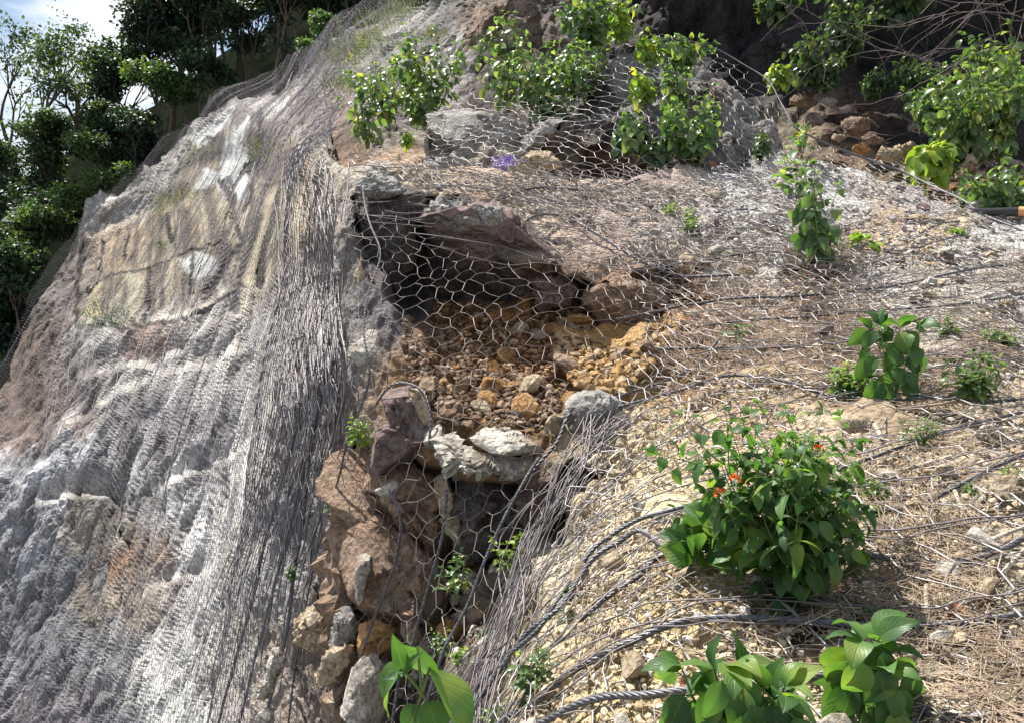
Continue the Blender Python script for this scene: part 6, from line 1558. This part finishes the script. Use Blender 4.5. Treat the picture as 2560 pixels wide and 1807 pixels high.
tree(196, 372, 36, 390, 330, 'open tree whose dark branches fan out against the bright sky', M_TREE, 2100, .20, 1, open_=.35, split=.30, trunk_r=.17)
tree(30, 470, 41, 470, 230, 'thin-crowned tall tree at the left edge against the sky', M_TREE, 1500, .21, 2, open_=.35)
tree(105, 430, 44, 460, 200, 'slender tree with sparse crown between the left-edge tree and the fanning tree', M_TREE, 1000, .20, 3, open_=.45)
for i, (px, py, d, h, w, m, n, lab) in enumerate([
        (335, 400, 37, 330, 170, M_TREE, 2200, 'dark tree just right of the fanning tree'), (395, 330, 38, 360, 210, M_TREEDARK, 4600, 'dark tree standing over the upper left of the cliff'),
        (470, 300, 39, 380, 200, M_TREEDARK, 4200, 'tall dark tree behind the white cliff patches'), (545, 250, 37, 330, 190, M_TREEDARK, 4400, 'dark tree behind the netted shoulder of the cliff'),
        (620, 230, 39, 350, 190, M_TREEDARK, 4200, 'dark dense tree above the dip of the cliff edge'), (690, 240, 33, 330, 150, M_TREEDARK, 3200, 'tree with a visible straight trunk near the steep cliff edge'),
        (745, 190, 36, 330, 180, M_TREEDARK, 3800, 'dark tree behind the steep cliff edge'), (810, 120, 34, 260, 190, M_TREEDARK, 3600, 'dark tree behind the cliff crest'), (880, 60, 32, 200, 190, M_TREEDARK, 3000, 'dark tree at the very top of the cliff crest'),
        (950, 20, 30, 160, 160, M_TREEDARK, 2200, 'dark treetop at the top edge of the frame'), (560, 120, 47, 260, 240, M_TREEDARK, 4200, 'far dark tree in the shade at the top'),
        (680, 60, 46, 240, 240, M_TREEDARK, 4200, 'far dark tree above the straight trunk'), (790, 0, 44, 240, 240, M_TREEDARK, 3800, 'far dark tree over the crest'), (250, 470, 35, 190, 200, M_TREE, 3400, 'rounded mid-green tree below the fanning tree'), (350, 440, 34, 170, 150, M_TREEDARK, 3000, 'small dark tree at the edge of the netted rock'),
        (130, 500, 38, 190, 210, M_TREE, 3000, 'mid-green bushy tree at the left under the sky gap'), (30, 560, 38, 200, 190, M_TREE, 3000, 'bushy tree at the left edge with a tinge of brown'), (90, 640, 35, 190, 210, M_TREEDARK, 3200, 'shady tree at the left below the pale bushes'), (10, 760, 34, 230, 190, M_TREE, 3200, 'tree at the left edge half way down the cliff'),
        (-20, 900, 33, 230, 200, M_TREEDARK, 3000, 'dark tree lowest at the left edge'), (50, 800, 31, 180, 130, M_TREE, 2200, 'drooping tree touching the net at the left'), (410, 300, 34.5, 130, 170, M_TREELIGHT, 2400, 'paler green crown in front of the dark trees'), (310, 310, 38, 170, 140, M_TREE, 2400, 'mid-green crown between the fanning tree and the pale crown'),
        (500, 270, 35, 160, 120, M_TREE, 2000, 'small tree in shade behind the white rock'), (600, 190, 41, 330, 130, M_TREEDARK, 2600, 'narrow dark tree in the middle of the shaded wood'), (720, 120, 40, 330, 140, M_TREEDARK, 2600, 'narrow dark tree near the straight trunk')]):
    tree(px, py + 30, d, h + 60, w * 1.3, lab, m, int(n * 2.2), .21, 20 + i, crown_lo=.0, open_=.3)
for i, (px, py, d, h, w, n, lab) in enumerate([(110, 590, 33, 110, 170, 2400, 'bright green bush spilling over the left end of the cliff'), (190, 530, 33, 90, 130, 1900, 'bright green bush on top of the leftmost boulder'), (250, 485, 33, 70, 120, 1500, 'bright green low bush behind the netted boulder'), (60, 660, 33, 110, 130, 1800, 'yellowish-green bush lowest on the cliff end'),
        (215, 420, 33.5, 110, 130, 2000, 'rounded light bush below the fanning tree'), (800, 110, 20, 90, 90, 1700, 'bright shrub behind the steep cliff crest'), (770, 150, 22, 60, 70, 900, 'smaller bright shrub beside the steep cliff crest'), (320, 455, 32.5, 60, 90, 1000, 'dull low bush where the net ends')]):
    tree(px, py, d, h, w, lab, M_TREELIGHT, n, .17 * d / 33, 60 + i, split=.3, name='bush', group='bushes along the cliff top', crown_lo=.05)

for i, (px, py, d, h, w, m, n, lab) in enumerate([
        (430, 330, 43, 520, 260, M_TREEDARK, 6000, 'tall shaded tree second from the fanning tree'), (520, 300, 44, 560, 250, M_TREEDARK, 6000, 'tall shaded tree behind the white cliff crusts'), (610, 260, 43, 520, 240, M_TREEDARK, 6000, 'tall shaded tree over the dip of the cliff edge'),
        (700, 230, 42, 500, 240, M_TREEDARK, 6000, 'tall shaded tree just left of the steep cliff edge'), (800, 160, 40, 420, 240, M_TREEDARK, 5000, 'tall shaded tree behind the crest'), (900, 80, 38, 320, 240, M_TREEDARK, 4500, 'tall shaded tree highest on the crest'),
        (-40, 640, 42, 330, 240, M_TREEDARK, 4000, 'dark tree half outside the left edge'), (70, 720, 38, 260, 240, M_TREEDARK, 4500, 'dark tree under the mid-green bushy tree'), (20, 1000, 34, 260, 200, M_TREEDARK, 3500, 'dark shrubby tree at the foot of the cliff end'),
        (170, 620, 37, 170, 200, M_TREEDARK, 3000, 'dark thicket tree behind the bright green bush'), (280, 520, 37, 220, 220, M_TREEDARK, 4000, 'dark tree behind the leftmost boulder'), (260, 400, 40, 130, 220, M_TREE, 2600, 'low crown at the foot of the fanning tree')]):
    tree(px, py, d, h, w, lab, m, int(n * 1.4), .22, 120 + i, crown_lo=.0, open_=.25)

# tufts of grass rooted on the netted cliff
def tuft(px, py, field, hgt, n, spread, label, seed, mat=M_GRASS):
    rng = np.random.default_rng(seed + 300)
    d = float(field(px, py)) + .05
    b = unproject(px, py, d)
    shp = [leaf_shape(2, 4, .035, .4, 1.0), leaf_shape(2, 4, .05, .3, .5)]
    x = px + rng.normal(0, spread, n); y = py + rng.normal(0, spread * .5, n)
    pos = unproject(x, y, field(x, y) - .02) - b
    dirs = rng.normal(0, .5, (n, 3)) + np.array([-.15, -.25, 1.0])
    V, F, U = place_leaves(shp, pos, dirs, rng.normal(size=(n, 3)) + np.array([0, -1, .3]), hgt * .5 * rng.uniform(.5, 1.2, n), rng)
    ob = mesh_from('grass', V, F, mat, smooth=True); ob['kind'] = 'stuff'; ob.location = [float(v) for v in b]
    tag(ob, label, 'grass')
tuft(905, 110, FA, .35, 500, 34, 'pale grass tuft high on the netted crest', 1)
tuft(855, 145, FA, .4, 420, 24, 'green grass strip beside the crest corner', 2)
tuft(850, 215, FA, .3, 240, 22, 'thin grass under the green strip on the crest', 3)
tuft(950, 60, FA, .35, 260, 30, 'dry grass at the top of the netted crest', 4)
tuft(1000, 30, FA, .35, 220, 26, 'grass patch at the top edge of the frame', 5)
tuft(1085, 90, FA, .3, 160, 16, 'thin grass along the right edge of the crest net', 6)
tuft(430, 505, FB, .45, 260, 40, 'grass along the ledge above the streaked rock', 7)
tuft(400, 615, FB, .4, 80, 10, 'dark grass tuft in the middle of the streaked rock', 8, M_LEAFDARK)
tuft(260, 790, FB, .5, 200, 34, 'dark grass below the streaked rock', 9, M_LEAFDARK)
tuft(640, 380, FB, .35, 160, 26, 'sparse grass above the upper streaked rock', 10)
tuft(480, 375, FB, .4, 120, 20, 'dry grass on the shelf under the white crust', 11)
tuft(960, 250, FA, .3, 160, 24, 'weak grass on the netted rock above the terrace', 12)
